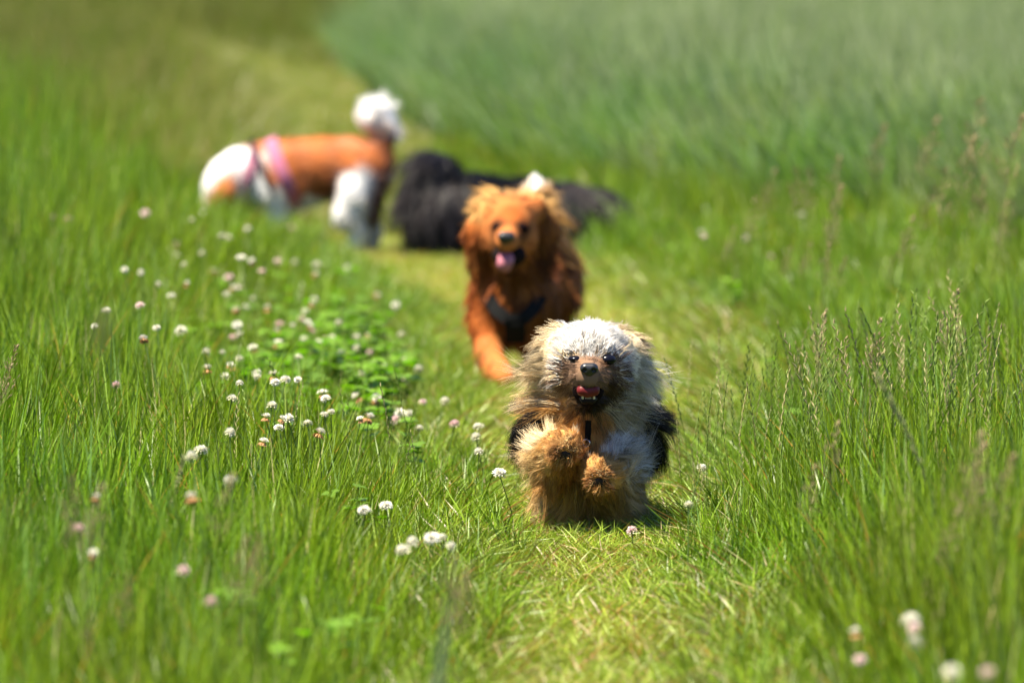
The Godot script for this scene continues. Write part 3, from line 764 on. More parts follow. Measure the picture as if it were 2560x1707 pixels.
func spaniel() -> void:
	base_d = 12.64
	origin = at_h(1290, 965, 0)
	var o := thing("running_spaniel", "red-brown long-eared dog trotting on the path, pink tongue hanging out", "dog", origin, "dogs on the field path")
	var b := []
	chain(b, [[1278, 548, 0.10, 0.055], [1276, 575, 0.12, 0.052]])
	chain(b, [[1240, 595, 0.10, 0.03], [1274, 600, 0.13, 0.036], [1312, 598, 0.10, 0.03]])
	chain(b, [[1270, 592, 0.16, 0.032], [1265, 604, 0.205, 0.024]])
	chain(b, [[1272, 650, 0.10, 0.024], [1270, 668, 0.15, 0.015]])
	# ears
	chain(b, [[1222, 525, 0.08, 0.028], [1196, 580, 0.06, 0.028], [1190, 650, 0.06, 0.018]])
	chain(b, [[1338, 525, 0.08, 0.028], [1362, 580, 0.05, 0.026], [1366, 645, 0.05, 0.016]])
	# neck and trunk, rump swung to the right
	chain(b, [[1282, 600, 0.05, 0.06], [1285, 690, 0.0, 0.068], [1288, 750, -0.03, 0.078], [1308, 715, -0.2, 0.076], [1345, 665, -0.42, 0.07]])
	chain(b, [[1286, 740, 0.0, 0.085], [1288, 800, -0.02, 0.06]])
	# forelegs
	chain(b, [[1225, 720, 0.0, 0.045], [1213, 800, 0.02, 0.034], [1222, 878, 0.05, 0.028], [1246, 934, 0.10, 0.027], [1264, 948, 0.125, 0.024]])
	chain(b, [[1345, 740, -0.02, 0.045], [1352, 830, -0.03, 0.032], [1345, 910, -0.02, 0.026], [1338, 957, 0.0, 0.026]])
	# hind legs
	chain(b, [[1378, 680, -0.42, 0.065], [1390, 740, -0.34, 0.05], [1385, 800, -0.42, 0.03], [1395, 862, -0.40, 0.025]])
	chain(b, [[1330, 700, -0.45, 0.07], [1320, 780, -0.36, 0.05], [1318, 850, -0.44, 0.025]])
	# plumed tail over the back
	chain(b, [[1365, 600, -0.5, 0.028], [1368, 545, -0.52, 0.03], [1340, 512, -0.5, 0.034], [1300, 508, -0.46, 0.024]])
	chain(b, [[1345, 500, -0.5, 0.02], [1341, 466, -0.5, 0.020]])
	var red := lin(0.33, 0.092, 0.022)
	var orange := lin(0.42, 0.145, 0.042)
	var goldc := lin(0.56, 0.33, 0.11)
	var deep := lin(0.20, 0.07, 0.016)
	var darkb := lin(0.10, 0.035, 0.012)
	var c := [
		cp(1245, 569, 0.172, darkb, 0.005, Vector3(0, -1, 0)), cp(1304, 571, 0.172, darkb, 0.005, Vector3(0, -1, 0)),
		cp(1278, 500, 0.12, orange, 0.02, Vector3(0, 0.8, -0.7)), cp(1278, 535, 0.16, red, 0.012, Vector3(0, 1, -0.4)),
		cp(1240, 520, 0.12, orange, 0.03, Vector3(-0.7, 0.5, -0.5)), cp(1315, 520, 0.12, orange, 0.03, Vector3(0.7, 0.5, -0.5)),
		cp(1268, 585, 0.19, orange, 0.008, Vector3(0, 0.5, -0.6)), cp(1240, 605, 0.13, orange, 0.012, Vector3(-0.8, -0.4, -0.3)),
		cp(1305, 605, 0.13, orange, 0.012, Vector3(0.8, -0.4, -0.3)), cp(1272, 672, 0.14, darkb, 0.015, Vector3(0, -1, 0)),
		cp(1250, 668, 0.10, orange, 0.03, Vector3(-0.3, -1, 0)),
		cp(1200, 520, 0.07, goldc, 0.035, Vector3(-0.8, 0.2, -0.3)), cp(1190, 580, 0.07, red, 0.04, Vector3(-0.25, -1, 0)),
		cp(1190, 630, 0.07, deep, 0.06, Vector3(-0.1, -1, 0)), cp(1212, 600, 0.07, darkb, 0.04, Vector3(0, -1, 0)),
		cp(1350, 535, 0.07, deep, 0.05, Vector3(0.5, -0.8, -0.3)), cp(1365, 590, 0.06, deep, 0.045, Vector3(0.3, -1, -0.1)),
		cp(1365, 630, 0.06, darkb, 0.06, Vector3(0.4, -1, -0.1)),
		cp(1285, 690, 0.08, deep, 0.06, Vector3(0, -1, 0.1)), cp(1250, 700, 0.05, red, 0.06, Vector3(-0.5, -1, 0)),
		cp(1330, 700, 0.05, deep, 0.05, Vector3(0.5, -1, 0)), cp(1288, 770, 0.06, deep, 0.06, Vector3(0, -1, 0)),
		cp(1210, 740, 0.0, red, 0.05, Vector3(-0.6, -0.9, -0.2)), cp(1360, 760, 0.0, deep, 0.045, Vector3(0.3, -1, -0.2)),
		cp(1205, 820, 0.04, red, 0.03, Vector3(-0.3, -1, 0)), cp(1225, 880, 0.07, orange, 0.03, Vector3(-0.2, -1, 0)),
		cp(1265, 930, 0.13, orange, 0.015, Vector3(0, -0.6, 0.4)), cp(1350, 860, 0.0, red, 0.03, Vector3(0.2, -1, 0)),
		cp(1390, 600, -0.35, goldc, 0.07, Vector3(0.8, -0.3, -0.2)), cp(1410, 650, -0.35, orange, 0.06, Vector3(0.6, -0.9, -0.1)),
		cp(1400, 710, -0.3, deep, 0.04, Vector3(0.3, -1, 0)), cp(1320, 640, -0.2, red, 0.05, Vector3(0.3, 0.3, -0.9)),
		cp(1375, 560, -0.5, goldc, 0.04, Vector3(0.4, -0.4, -0.2)), cp(1345, 505, -0.48, goldc, 0.045, Vector3(0.4, 0.3, -0.1)),
		cp(1295, 500, -0.44, goldc, 0.06, Vector3(-0.9, 0.15, 0.0)), cp(1338, 455, -0.5, lin(0.85, 0.83, 0.8), 0.022, Vector3(0, 0.7, 0)),
		cp(1330, 800, -0.4, deep, 0.04, Vector3(0, -1, 0)),
	]
	var s := sdf_mesh(b, 0.0085, 0.022)
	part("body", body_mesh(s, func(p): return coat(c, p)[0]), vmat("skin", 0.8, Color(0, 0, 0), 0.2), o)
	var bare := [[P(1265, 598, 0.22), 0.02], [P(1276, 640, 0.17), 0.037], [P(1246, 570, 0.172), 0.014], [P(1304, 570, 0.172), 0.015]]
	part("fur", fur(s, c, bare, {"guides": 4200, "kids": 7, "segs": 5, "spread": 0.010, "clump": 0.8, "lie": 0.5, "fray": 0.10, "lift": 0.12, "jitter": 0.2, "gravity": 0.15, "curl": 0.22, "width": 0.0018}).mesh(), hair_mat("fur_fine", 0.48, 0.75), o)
	part("locks", locks([
		[1372, 540, -0.3, 1436, 572, -0.4, -14, 60, 0.014, goldc], [1375, 530, 0.0, 1420, 560, -0.1, -10, 40, 0.010, goldc], [1370, 575, -0.3, 1448, 640, -0.4, -16, 70, 0.015, goldc], [1372, 600, -0.3, 1450, 680, -0.38, -16, 70, 0.015, lin(0.42, 0.24, 0.09)], [1375, 620, -0.3, 1425, 700, -0.35, -10, 70, 0.015, orange], [1385, 640, -0.3, 1440, 705, -0.36, -10, 60, 0.015, darkb],
		[1215, 510, 0.06, 1172, 505, 0.0, 10, 36, 0.010, goldc], [1218, 500, 0.06, 1180, 478, 0.0, 12, 30, 0.010, goldc], [1215, 530, 0.06, 1170, 545, 0.0, 10, 36, 0.010, goldc], [1240, 490, 0.05, 1200, 470, 0.0, 10, 30, 0.010, goldc],
		[1290, 505, -0.3, 1235, 488, -0.35, -12, 60, 0.013, goldc], [1320, 500, -0.3, 1265, 476, -0.35, -12, 70, 0.014, goldc], [1350, 500, -0.3, 1310, 470, -0.35, -10, 60, 0.014, goldc], [1340, 510, -0.3, 1388, 500, -0.35, 10, 60, 0.014, goldc], [1350, 530, -0.3, 1392, 545, -0.35, 10, 60, 0.014, goldc],
		[1260, 690, 0.08, 1250, 760, 0.06, 4, 60, 0.014, deep], [1285, 690, 0.09, 1285, 780, 0.07, 0, 70, 0.016, deep], [1310, 690, 0.08, 1322, 770, 0.06, -4, 60, 0.014, deep], [1235, 690, 0.06, 1212, 760, 0.03, 6, 60, 0.014, red], [1335, 690, 0.06, 1362, 760, 0.03, -6, 60, 0.014, deep],
		[1212, 800, 0.03, 1185, 860, 0.0, 8, 50, 0.010, red], [1225, 850, 0.06, 1200, 905, 0.03, 8, 50, 0.010, orange]], 0.0018).mesh(), hair_mat("fur_fine", 0.48, 0.75), o)
	simple("nose", [[P(1257, 592, 0.225), P(1274, 592, 0.225), 0.012, 0.012], [P(1265, 602, 0.222), P(1265, 610, 0.216), 0.010, 0.008]], 0.003, 0.006, gloss("nose", 0.38, 0.15), o, lin(0.012, 0.012, 0.014))
	for e in [[1247, 569, 0.163, 0.0145], [1303, 571, 0.163, 0.0150]]:
		var mb := MB.new()
		mb.ball(P(e[0], e[1], e[2]), Vector3(e[3] * 1.15, e[3] * 0.85, e[3]), lin(0.008, 0.006, 0.006), Basis(), 8, 12)
		part("eye", mb.mesh(), vmat("dull_eye", 0.5, Color(0, 0, 0), 0.08), o)
	var mouth := MB.new()
	mouth.ball(P(1273, 638, 0.168), Vector3(0.038, 0.027, 0.022), lin(0.012, 0.008, 0.008), Basis(), 8, 14)
	part("mouth", mouth.mesh(), vmat("mouth_inside", 0.75, Color(0, 0, 0), 0.15), o)
	simple("tongue", [[P(1275, 638, 0.170), P(1266, 652, 0.195), 0.015, 0.014], [P(1258, 640, 0.175), P(1258, 660, 0.195), 0.013, 0.014], [P(1266, 655, 0.195), P(1264, 668, 0.190), 0.015, 0.012]], 0.003, 0.006, vmat("tongue", 0.45, Color(0, 0, 0), 0.35), o, lin(0.36, 0.13, 0.16))
	var hs := part("harness", strap([P(1215, 735, 0.06), P(1240, 775, 0.095), P(1272, 800, 0.115), P(1305, 800, 0.115), P(1332, 775, 0.095), P(1358, 735, 0.05)], Vector3(0, -0.2, 1), 0.028, 0.005, lin(0.012, 0.012, 0.014)), vmat("webbing", 0.9, Color(0, 0, 0), 0.08), o)
	hs.set_meta("label", "black webbing chest harness")
	part("chest_strap", strap([P(1288, 800, 0.118), P(1288, 830, 0.100), P(1288, 855, 0.07)], Vector3(0, -0.2, 1), 0.045, 0.005, lin(0.012, 0.012, 0.014)), vmat("webbing", 0.9, Color(0, 0, 0), 0.08), hs)

func hound() -> void:
	base_d = 17.78
	origin = at_h(800, 640, 0)
	var o := thing("sniffing_hound", "white and orange-brown dog in a pink harness, nose down in the grass", "dog", origin, "dogs on the field path")
	var b := []
	chain(b, [[660, 440, 0.0, 0.098], [725, 435, 0.0, 0.104], [800, 420, 0.0, 0.092], [875, 412, 0.0, 0.082], [915, 420, 0.0, 0.076]])
	chain(b, [[650, 435, 0.0, 0.095], [600, 440, 0.02, 0.08], [570, 452, 0.04, 0.064]])
	chain(b, [[568, 450, 0.04, 0.060], [552, 472, 0.04, 0.052], [527, 520, 0.05, 0.032], [515, 545, 0.05, 0.025]])
	chain(b, [[575, 440, 0.09, 0.02], [565, 485, 0.11, 0.026], [560, 505, 0.10, 0.016]])
	# legs
	chain(b, [[680, 475, 0.05, 0.058], [692, 535, 0.05, 0.032], [672, 595, 0.05, 0.020], [648, 640, 0.06, 0.021]])
	chain(b, [[640, 485, -0.06, 0.05], [605, 560, -0.06, 0.028], [585, 632, -0.06, 0.021]])
	chain(b, [[908, 425, 0.04, 0.075], [888, 485, 0.05, 0.062], [866, 535, 0.06, 0.040], [900, 580, 0.05, 0.024], [888, 615, 0.05, 0.019], [858, 640, 0.06, 0.021]])
	chain(b, [[918, 435, -0.04, 0.07], [912, 520, -0.05, 0.042], [935, 580, -0.06, 0.022], [925, 615, -0.06, 0.018], [900, 636, -0.05, 0.020]])
	# tail carried up, white plume
	chain(b, [[938, 400, 0.0, 0.04], [956, 350, 0.0, 0.022], [952, 322, 0.0, 0.028], [932, 296, 0.0, 0.042], [944, 282, 0.0, 0.034], [966, 312, 0.0, 0.022], [974, 345, 0.0, 0.012]])
	var w := lin(0.74, 0.73, 0.72)
	var br := lin(0.36, 0.112, 0.034)
	var db := lin(0.20, 0.068, 0.018)
	var c := [
		cp(640, 380, 0.03, br, 0.022, Vector3(1, 0, 0)), cp(700, 350, 0.0, br, 0.026, Vector3(1, 0, 0)), cp(800, 345, 0.0, br, 0.026, Vector3(1, 0, 0)), cp(900, 360, 0.0, br, 0.026, Vector3(1, -0.2, 0)),
		cp(720, 420, 0.1, br, 0.026, Vector3(1, -0.3, 0)), cp(800, 420, 0.1, br, 0.026, Vector3(1, -0.3, 0)), cp(800, 470, 0.08, db, 0.02, Vector3(0.7, -0.7, 0)), cp(870, 400, 0.1, br, 0.026, Vector3(1, -0.3, 0)),
		cp(760, 510, 0.05, w, 0.02, Vector3(0.7, -0.7, 0)), cp(735, 480, 0.1, br, 0.028, Vector3(0.5, -0.8, 0)),
		cp(690, 480, 0.1, w, 0.028, Vector3(0.4, -0.9, 0)), cp(660, 470, 0.1, w, 0.028, Vector3(0.3, -0.9, 0)), cp(690, 450, 0.11, br, 0.022, Vector3(0.5, -0.8, 0)), cp(700, 560, 0.06, w, 0.01, Vector3(0, -1, 0)), cp(600, 560, -0.04, w, 0.01, Vector3(0, -1, 0)),
		cp(620, 400, 0.05, w, 0.026, Vector3(1, 0, 0)), cp(580, 400, 0.06, w, 0.022, Vector3(1, 0.2, 0)), cp(540, 420, 0.06, w, 0.022, Vector3(1, 0.4, 0)), cp(520, 460, 0.06, w, 0.008, Vector3(0.6, 0.8, 0)),
		cp(600, 480, 0.08, w, 0.026, Vector3(1, -0.3, 0)), cp(565, 480, 0.12, br, 0.02, Vector3(0, -1, 0)), cp(545, 500, 0.08, br, 0.01, Vector3(0.6, 0.8, 0)), cp(495, 530, 0.06, w, 0.006, Vector3(0.5, 0.8, 0)),
		cp(925, 405, 0.08, br, 0.026, Vector3(0.2, -1, 0)), cp(935, 460, 0.05, db, 0.03, Vector3(0.3, -1, 0)), cp(930, 510, 0.04, db, 0.055, Vector3(0.2, -1, 0)),
		cp(905, 450, 0.12, w, 0.026, Vector3(-0.1, -1, 0)), cp(895, 560, 0.09, w, 0.02, Vector3(0, -1, 0)), cp(880, 450, 0.13, w, 0.026, Vector3(-0.2, -1, 0)), cp(870, 500, 0.13, w, 0.026, Vector3(-0.2, -1, 0)), cp(850, 540, 0.1, w, 0.022, Vector3(0, -1, 0)), cp(885, 590, 0.08, w, 0.01, Vector3(0, -1, 0)), cp(900, 550, 0.08, w, 0.028, Vector3(0.2, -1, 0)), cp(915, 600, -0.04, w, 0.01, Vector3(0, -1, 0)),
		cp(950, 360, 0.0, br, 0.03, Vector3(0.5, 0.8, 0)), cp(945, 325, 0.0, lin(0.55, 0.34, 0.2), 0.055, Vector3(0.3, 0.9, 0)), cp(925, 295, 0.0, lin(0.9, 0.89, 0.87), 0.035, Vector3(-0.3, 0.6, 0)), cp(940, 275, 0.0, lin(0.9, 0.89, 0.87), 0.035, Vector3(0.2, 0.8, 0)), cp(968, 305, 0.0, lin(0.9, 0.89, 0.87), 0.05, Vector3(0.4, -0.8, 0)),
	]
	var s := sdf_mesh(b, 0.011, 0.03)
	part("body", body_mesh(s, func(p): return coat(c, p)[0]), vmat("skin", 0.8, Color(0, 0, 0), 0.2), o)
	part("fur", fur(s, c, [], {"guides": 4000, "kids": 5, "segs": 4, "spread": 0.014, "clump": 0.6, "fray": 0.25, "lift": 0.22, "jitter": 0.25, "gravity": 0.1, "curl": 0.15, "width": 0.0028}).mesh(), hair_mat("fur_fine", 0.48, 0.75), o)
	simple("nose", [[P(512, 552, 0.05), P(509, 556, 0.05), 0.012, 0.012]], 0.005, 0.006, gloss("nose", 0.38, 0.15), o, lin(0.012, 0.012, 0.014))
	var em := MB.new()
	em.ball(P(536, 492, 0.086), Vector3(0.010, 0.009, 0.008), lin(0.008, 0.006, 0.006), Basis(), 6, 10)
	part("eye", em.mesh(), vmat("eye", 0.22, Color(0, 0, 0), 0.3), o)
	# harness: a ring of pink webbing round the chest, a neck loop, dark back strap
	var hr := part("harness", hoop(P(712, 434, 0), Vector3(1, 0.42, 0).normalized(), 0.116, 0.040, lin(0.38, 0.13, 0.20)), vmat("webbing", 0.9, Color(0, 0, 0), 0.08), o)
	hr.set_meta("label", "pink padded dog harness with dark straps")
	part("neck_loop", hoop(P(622, 438, 0.01), Vector3(1, -0.3, 0).normalized(), 0.098, 0.035, lin(0.34, 0.15, 0.20)), vmat("webbing", 0.9, Color(0, 0, 0), 0.08), hr)
	part("dark_strap", hoop(P(668, 440, 0.0), Vector3(1, 0.45, 0).normalized(), 0.119, 0.02, lin(0.015, 0.015, 0.025)), vmat("webbing", 0.9, Color(0, 0, 0), 0.08), hr)

func hoop(centre: Vector3, axis: Vector3, r: float, w: float, col: Color) -> ArrayMesh:
	var mb := MB.new()
	var a := axis.cross(Vector3(0, 0, 1)).normalized()
	var b := axis.cross(a)
	var prof := [[-0.5, 0.0], [-0.46, 0.004], [0.46, 0.004], [0.5, 0.0], [0.46, -0.004], [-0.46, -0.004]]
	var m := 36
	for k in m:
		var an := TAU * k / m
		var o := a * cos(an) + b * sin(an)
		for q in prof:
			mb.v.append(centre + o * (r + q[1]) + axis * q[0] * w)
			mb.n.append((o * (1.0 if q[1] > 0.0 else (-1.0 if q[1] < 0.0 else 0.0)) + axis * (q[0] * (0.5 if q[1] != 0.0 else 2.0))).normalized())
			mb.c.append(col)
		for q in 6:
			var p0 := k * 6 + q
			var p1 := k * 6 + (q + 1) % 6
			var p2 := ((k + 1) % m) * 6 + q
			var p3 := ((k + 1) % m) * 6 + (q + 1) % 6
			mb.i.append_array(PackedInt32Array([p0, p1, p2, p1, p3, p2]))
	var fa := mb.v[mb.i[6]]
	if (mb.v[mb.i[8]] - fa).cross(mb.v[mb.i[7]] - fa).dot(mb.n[mb.i[6]]) < 0.0:
		for q in range(0, mb.i.size(), 3):
			var sw := mb.i[q + 1]
			mb.i[q + 1] = mb.i[q + 2]
			mb.i[q + 2] = sw
	return mb.mesh()

func black_dog() -> void:
	base_d = 17.70
	origin = at_h(1200, 645, 0)
	var o := thing("black_shaggy_dog", "long-haired black dog turned away, nosing into the grass beside the crop", "dog", origin, "dogs on the field path")
	var b := []
	chain(b, [[1110, 505, 0.04, 0.085], [1200, 510, 0.03, 0.09], [1320, 520, 0.02, 0.088], [1430, 530, 0.02, 0.085]])
	chain(b, [[1430, 525, 0.02, 0.08], [1495, 530, 0.03, 0.066], [1538, 550, 0.04, 0.058], [1565, 595, 0.05, 0.032]])
	chain(b, [[1535, 545, 0.09, 0.025], [1540, 600, 0.10, 0.028]])
	# plumed tail lifted and falling over the rump
	chain(b, [[1100, 450, 0.05, 0.04], [1092, 425, 0.06, 0.045], [1065, 430, 0.09, 0.045], [1045, 480, 0.11, 0.04], [1040, 540, 0.11, 0.025]])
	chain(b, [[1085, 450, 0.05, 0.075], [1085, 560, 0.07, 0.085]])
	# legs
	chain(b, [[1095, 520, 0.10, 0.075], [1075, 570, 0.11, 0.05], [1085, 605, 0.10, 0.032], [1068, 642, 0.11, 0.03]])
	chain(b, [[1140, 520, -0.02, 0.07], [1130, 580, -0.02, 0.045], [1135, 638, -0.02, 0.03]])
	chain(b, [[1410, 555, 0.07, 0.055], [1405, 605, 0.07, 0.04], [1400, 645, 0.07, 0.03]])
	chain(b, [[1430, 555, -0.04, 0.055], [1440, 640, -0.04, 0.03]])
	var k := lin(0.009, 0.0085, 0.009)
	var g := lin(0.024, 0.021, 0.022)
	var c := [
		cp(1070, 400, 0.1, g, 0.07, Vector3(-0.6, -0.3, 0.2)), cp(1030, 470, 0.12, g, 0.10, Vector3(-0.5, -1, 0.1)), cp(1080, 470, 0.14, g, 0.09, Vector3(0.0, -1, 0.2)), cp(1060, 560, 0.12, k, 0.07, Vector3(0.1, -1, 0)),
		cp(1110, 440, 0.05, k, 0.05, Vector3(0.5, -0.6, 0)), cp(1200, 430, 0.0, k, 0.04, Vector3(-0.3, -0.5, 0.6)), cp(1300, 445, 0.02, k, 0.04, Vector3(-0.3, -0.5, 0.6)), cp(1420, 470, 0.03, g, 0.04, Vector3(-0.2, -0.6, 0.5)),
		cp(1200, 560, 0.07, k, 0.08, Vector3(-0.1, -1, 0)), cp(1320, 570, 0.08, k, 0.08, Vector3(-0.1, -1, 0)), cp(1420, 570, 0.08, k, 0.07, Vector3(-0.1, -1, 0)),
		cp(1480, 480, 0.05, g, 0.045, Vector3(0.2, -0.8, 0.2)), cp(1545, 540, 0.08, g, 0.06, Vector3(0.4, -1, 0)), cp(1560, 600, 0.06, k, 0.05, Vector3(0.1, -1, 0)),
		cp(1070, 620, 0.11, k, 0.04, Vector3(0, -1, 0)), cp(1135, 610, 0.0, k, 0.04, Vector3(0, -1, 0)), cp(1400, 610, -0.1, k, 0.04, Vector3(0, -1, 0)),
	]
	var s := sdf_mesh(b, 0.011, 0.03)
	part("body", body_mesh(s, func(p): return coat(c, p)[0]), vmat("skin", 0.8, Color(0, 0, 0), 0.2), o)
	part("fur", fur(s, c, [], {"guides": 3600, "kids": 6, "segs": 5, "spread": 0.014, "clump": 0.75, "fray": 0.15, "ragged": 1.0, "lift": 0.35, "jitter": 0.2, "gravity": 0.2, "curl": 0.2, "width": 0.0026}).mesh(), hair_mat("fur_black", 0.42, 0.0), o)
	simple("nose", [[P(1572, 606, 0.05), P(1574, 610, 0.05), 0.013, 0.012]], 0.005, 0.006, gloss("nose", 0.38, 0.15), o, lin(0.012, 0.012, 0.014))

# ------------------------------------------------------------------ plants
func blade(mb: MB, base: Vector3, lean: Vector3, h: float, w: float, bend: Vector3, segs: int, col: Color) -> void:
	var pts := PackedVector3Array()
	for k in segs + 1:
		var t := float(k) / segs
		var p := base + (Vector3.UP + lean) * h * t + bend * h * t * t
		p.y -= h * bend.length_squared() * 0.45 * t * t * t
		pts.append(p)
	var hint := (bend + Vector3(rnd(-0.3, 0.3), 0.25, rnd(-0.3, 0.3))).normalized()
	mb.ribbon(pts, hint, w, w * 0.06, col, 1.8)

func grass_color(kind: int) -> Color:
	var u := rng.randf()
	var v := rnd(0.6, 1.35)
	var c: Color
	match kind:
		0: # mown path: green mixed with straw
			c = lin(0.155, 0.235, 0.018) if u < 0.60 else (lin(0.180, 0.245, 0.030) if u < 0.80 else (lin(0.34, 0.29, 0.13) if u < 0.95 else lin(0.33, 0.19, 0.05)))
		1: # verge grass
			c = lin(0.112, 0.205, 0.006) if u < 0.50 else (lin(0.165, 0.260, 0.012) if u < 0.86 else (lin(0.115, 0.200, 0.050) if u < 0.955 else (lin(0.36, 0.20, 0.04) if u < 0.972 else lin(0.32, 0.30, 0.14))))
		2: # cereal crop
			c = lin(0.270, 0.330, 0.175) if u < 0.6 else (lin(0.300, 0.350, 0.210) if u < 0.90 else lin(0.125, 0.220, 0.045))
		_: # rank olive grass
			c = lin(0.108, 0.160, 0.012) if u < 0.6 else (lin(0.155, 0.175, 0.030) if u < 0.85 else (lin(0.22, 0.18, 0.085) if u < 0.93 else lin(0.24, 0.13, 0.085)))
	return Color(c.r * v, c.g * v, c.b * v)

func tuft(n: int, radius: float, h0: float, h1: float, w: float, lean: float, bend: float, segs: int, kind: int) -> ArrayMesh:
	var mb := MB.new()
	for k in n:
		var an := rnd(0, TAU)
		var r := sqrt(rng.randf()) * radius
		var base := Vector3(cos(an) * r, -0.008, sin(an) * r)
		var la := rnd(0, TAU)
		var le := Vector3(cos(la), 0, sin(la)) * rnd(0, lean)
		var ba := la + rnd(-0.8, 0.8)
		blade(mb, base, le, rnd(h0, h1), w * rnd(0.6, 1.2), Vector3(cos(ba), 0, sin(ba)) * rnd(0.05, bend), segs, grass_color(kind))
	return mb.mesh()

var path_c := [[3.0, 0.12], [9.5, 0.13], [13.0, 0.16], [15.0, 0.08], [17.8, -0.28], [22.0, -0.62], [28.0, -0.88], [34.0, -1.2], [40.0, -1.6], [45.0, -2.1], [50.0, -3.6], [60.0, -9.0], [80.0, -20.0]]
var path_w := [[3.0, 0.20], [9.0, 0.22], [11.0, 0.29], [14.0, 0.38], [18.0, 0.36], [24.0, 0.26], [40.0, 0.24], [80.0, 0.2]]
var crop_e := [[14.0, 2.6], [16.0, 1.75], [18.0, 0.95], [19.5, 0.40], [22.0, 0.02], [28.0, -0.42], [34.0, -0.80], [40.0, -1.15], [50.0, -1.5], [60.0, -1.8], [80.0, -2.4]]
func half_view(d: float) -> float:
	return d * 1280.0 / F

func verge_height(x: float, d: float) -> float:
	var u := x - table(path_c, d)
	var w := table(path_w, d)
	var e := absf(u) - w
	var n := 0.95 + 0.40 * patch.get_noise_2d(x * 60.0, d * 45.0)
	if u < 0.0:
		var h := 0.10 + 0.11 * sstep(0.0, 0.30, e) + 0.14 * sstep(0.35, 1.1, e)
		h += 0.20 * sstep(13.0, 16.5, d) * sstep(0.22, 0.9, e)
		h -= 0.06 * sstep(9.8, 11.0, d) * sstep(15.0, 13.0, d) * sstep(0.6, 0.4, e) * sstep(0.0, 0.1, e)
		return h * n
	return (0.10 + 0.18 * sstep(0.0, 0.26, e) + 0.04 * sstep(0.3, 0.9, e) - 0.10 * sstep(10.5, 13.0, d) * sstep(19.0, 16.0, d)) * n

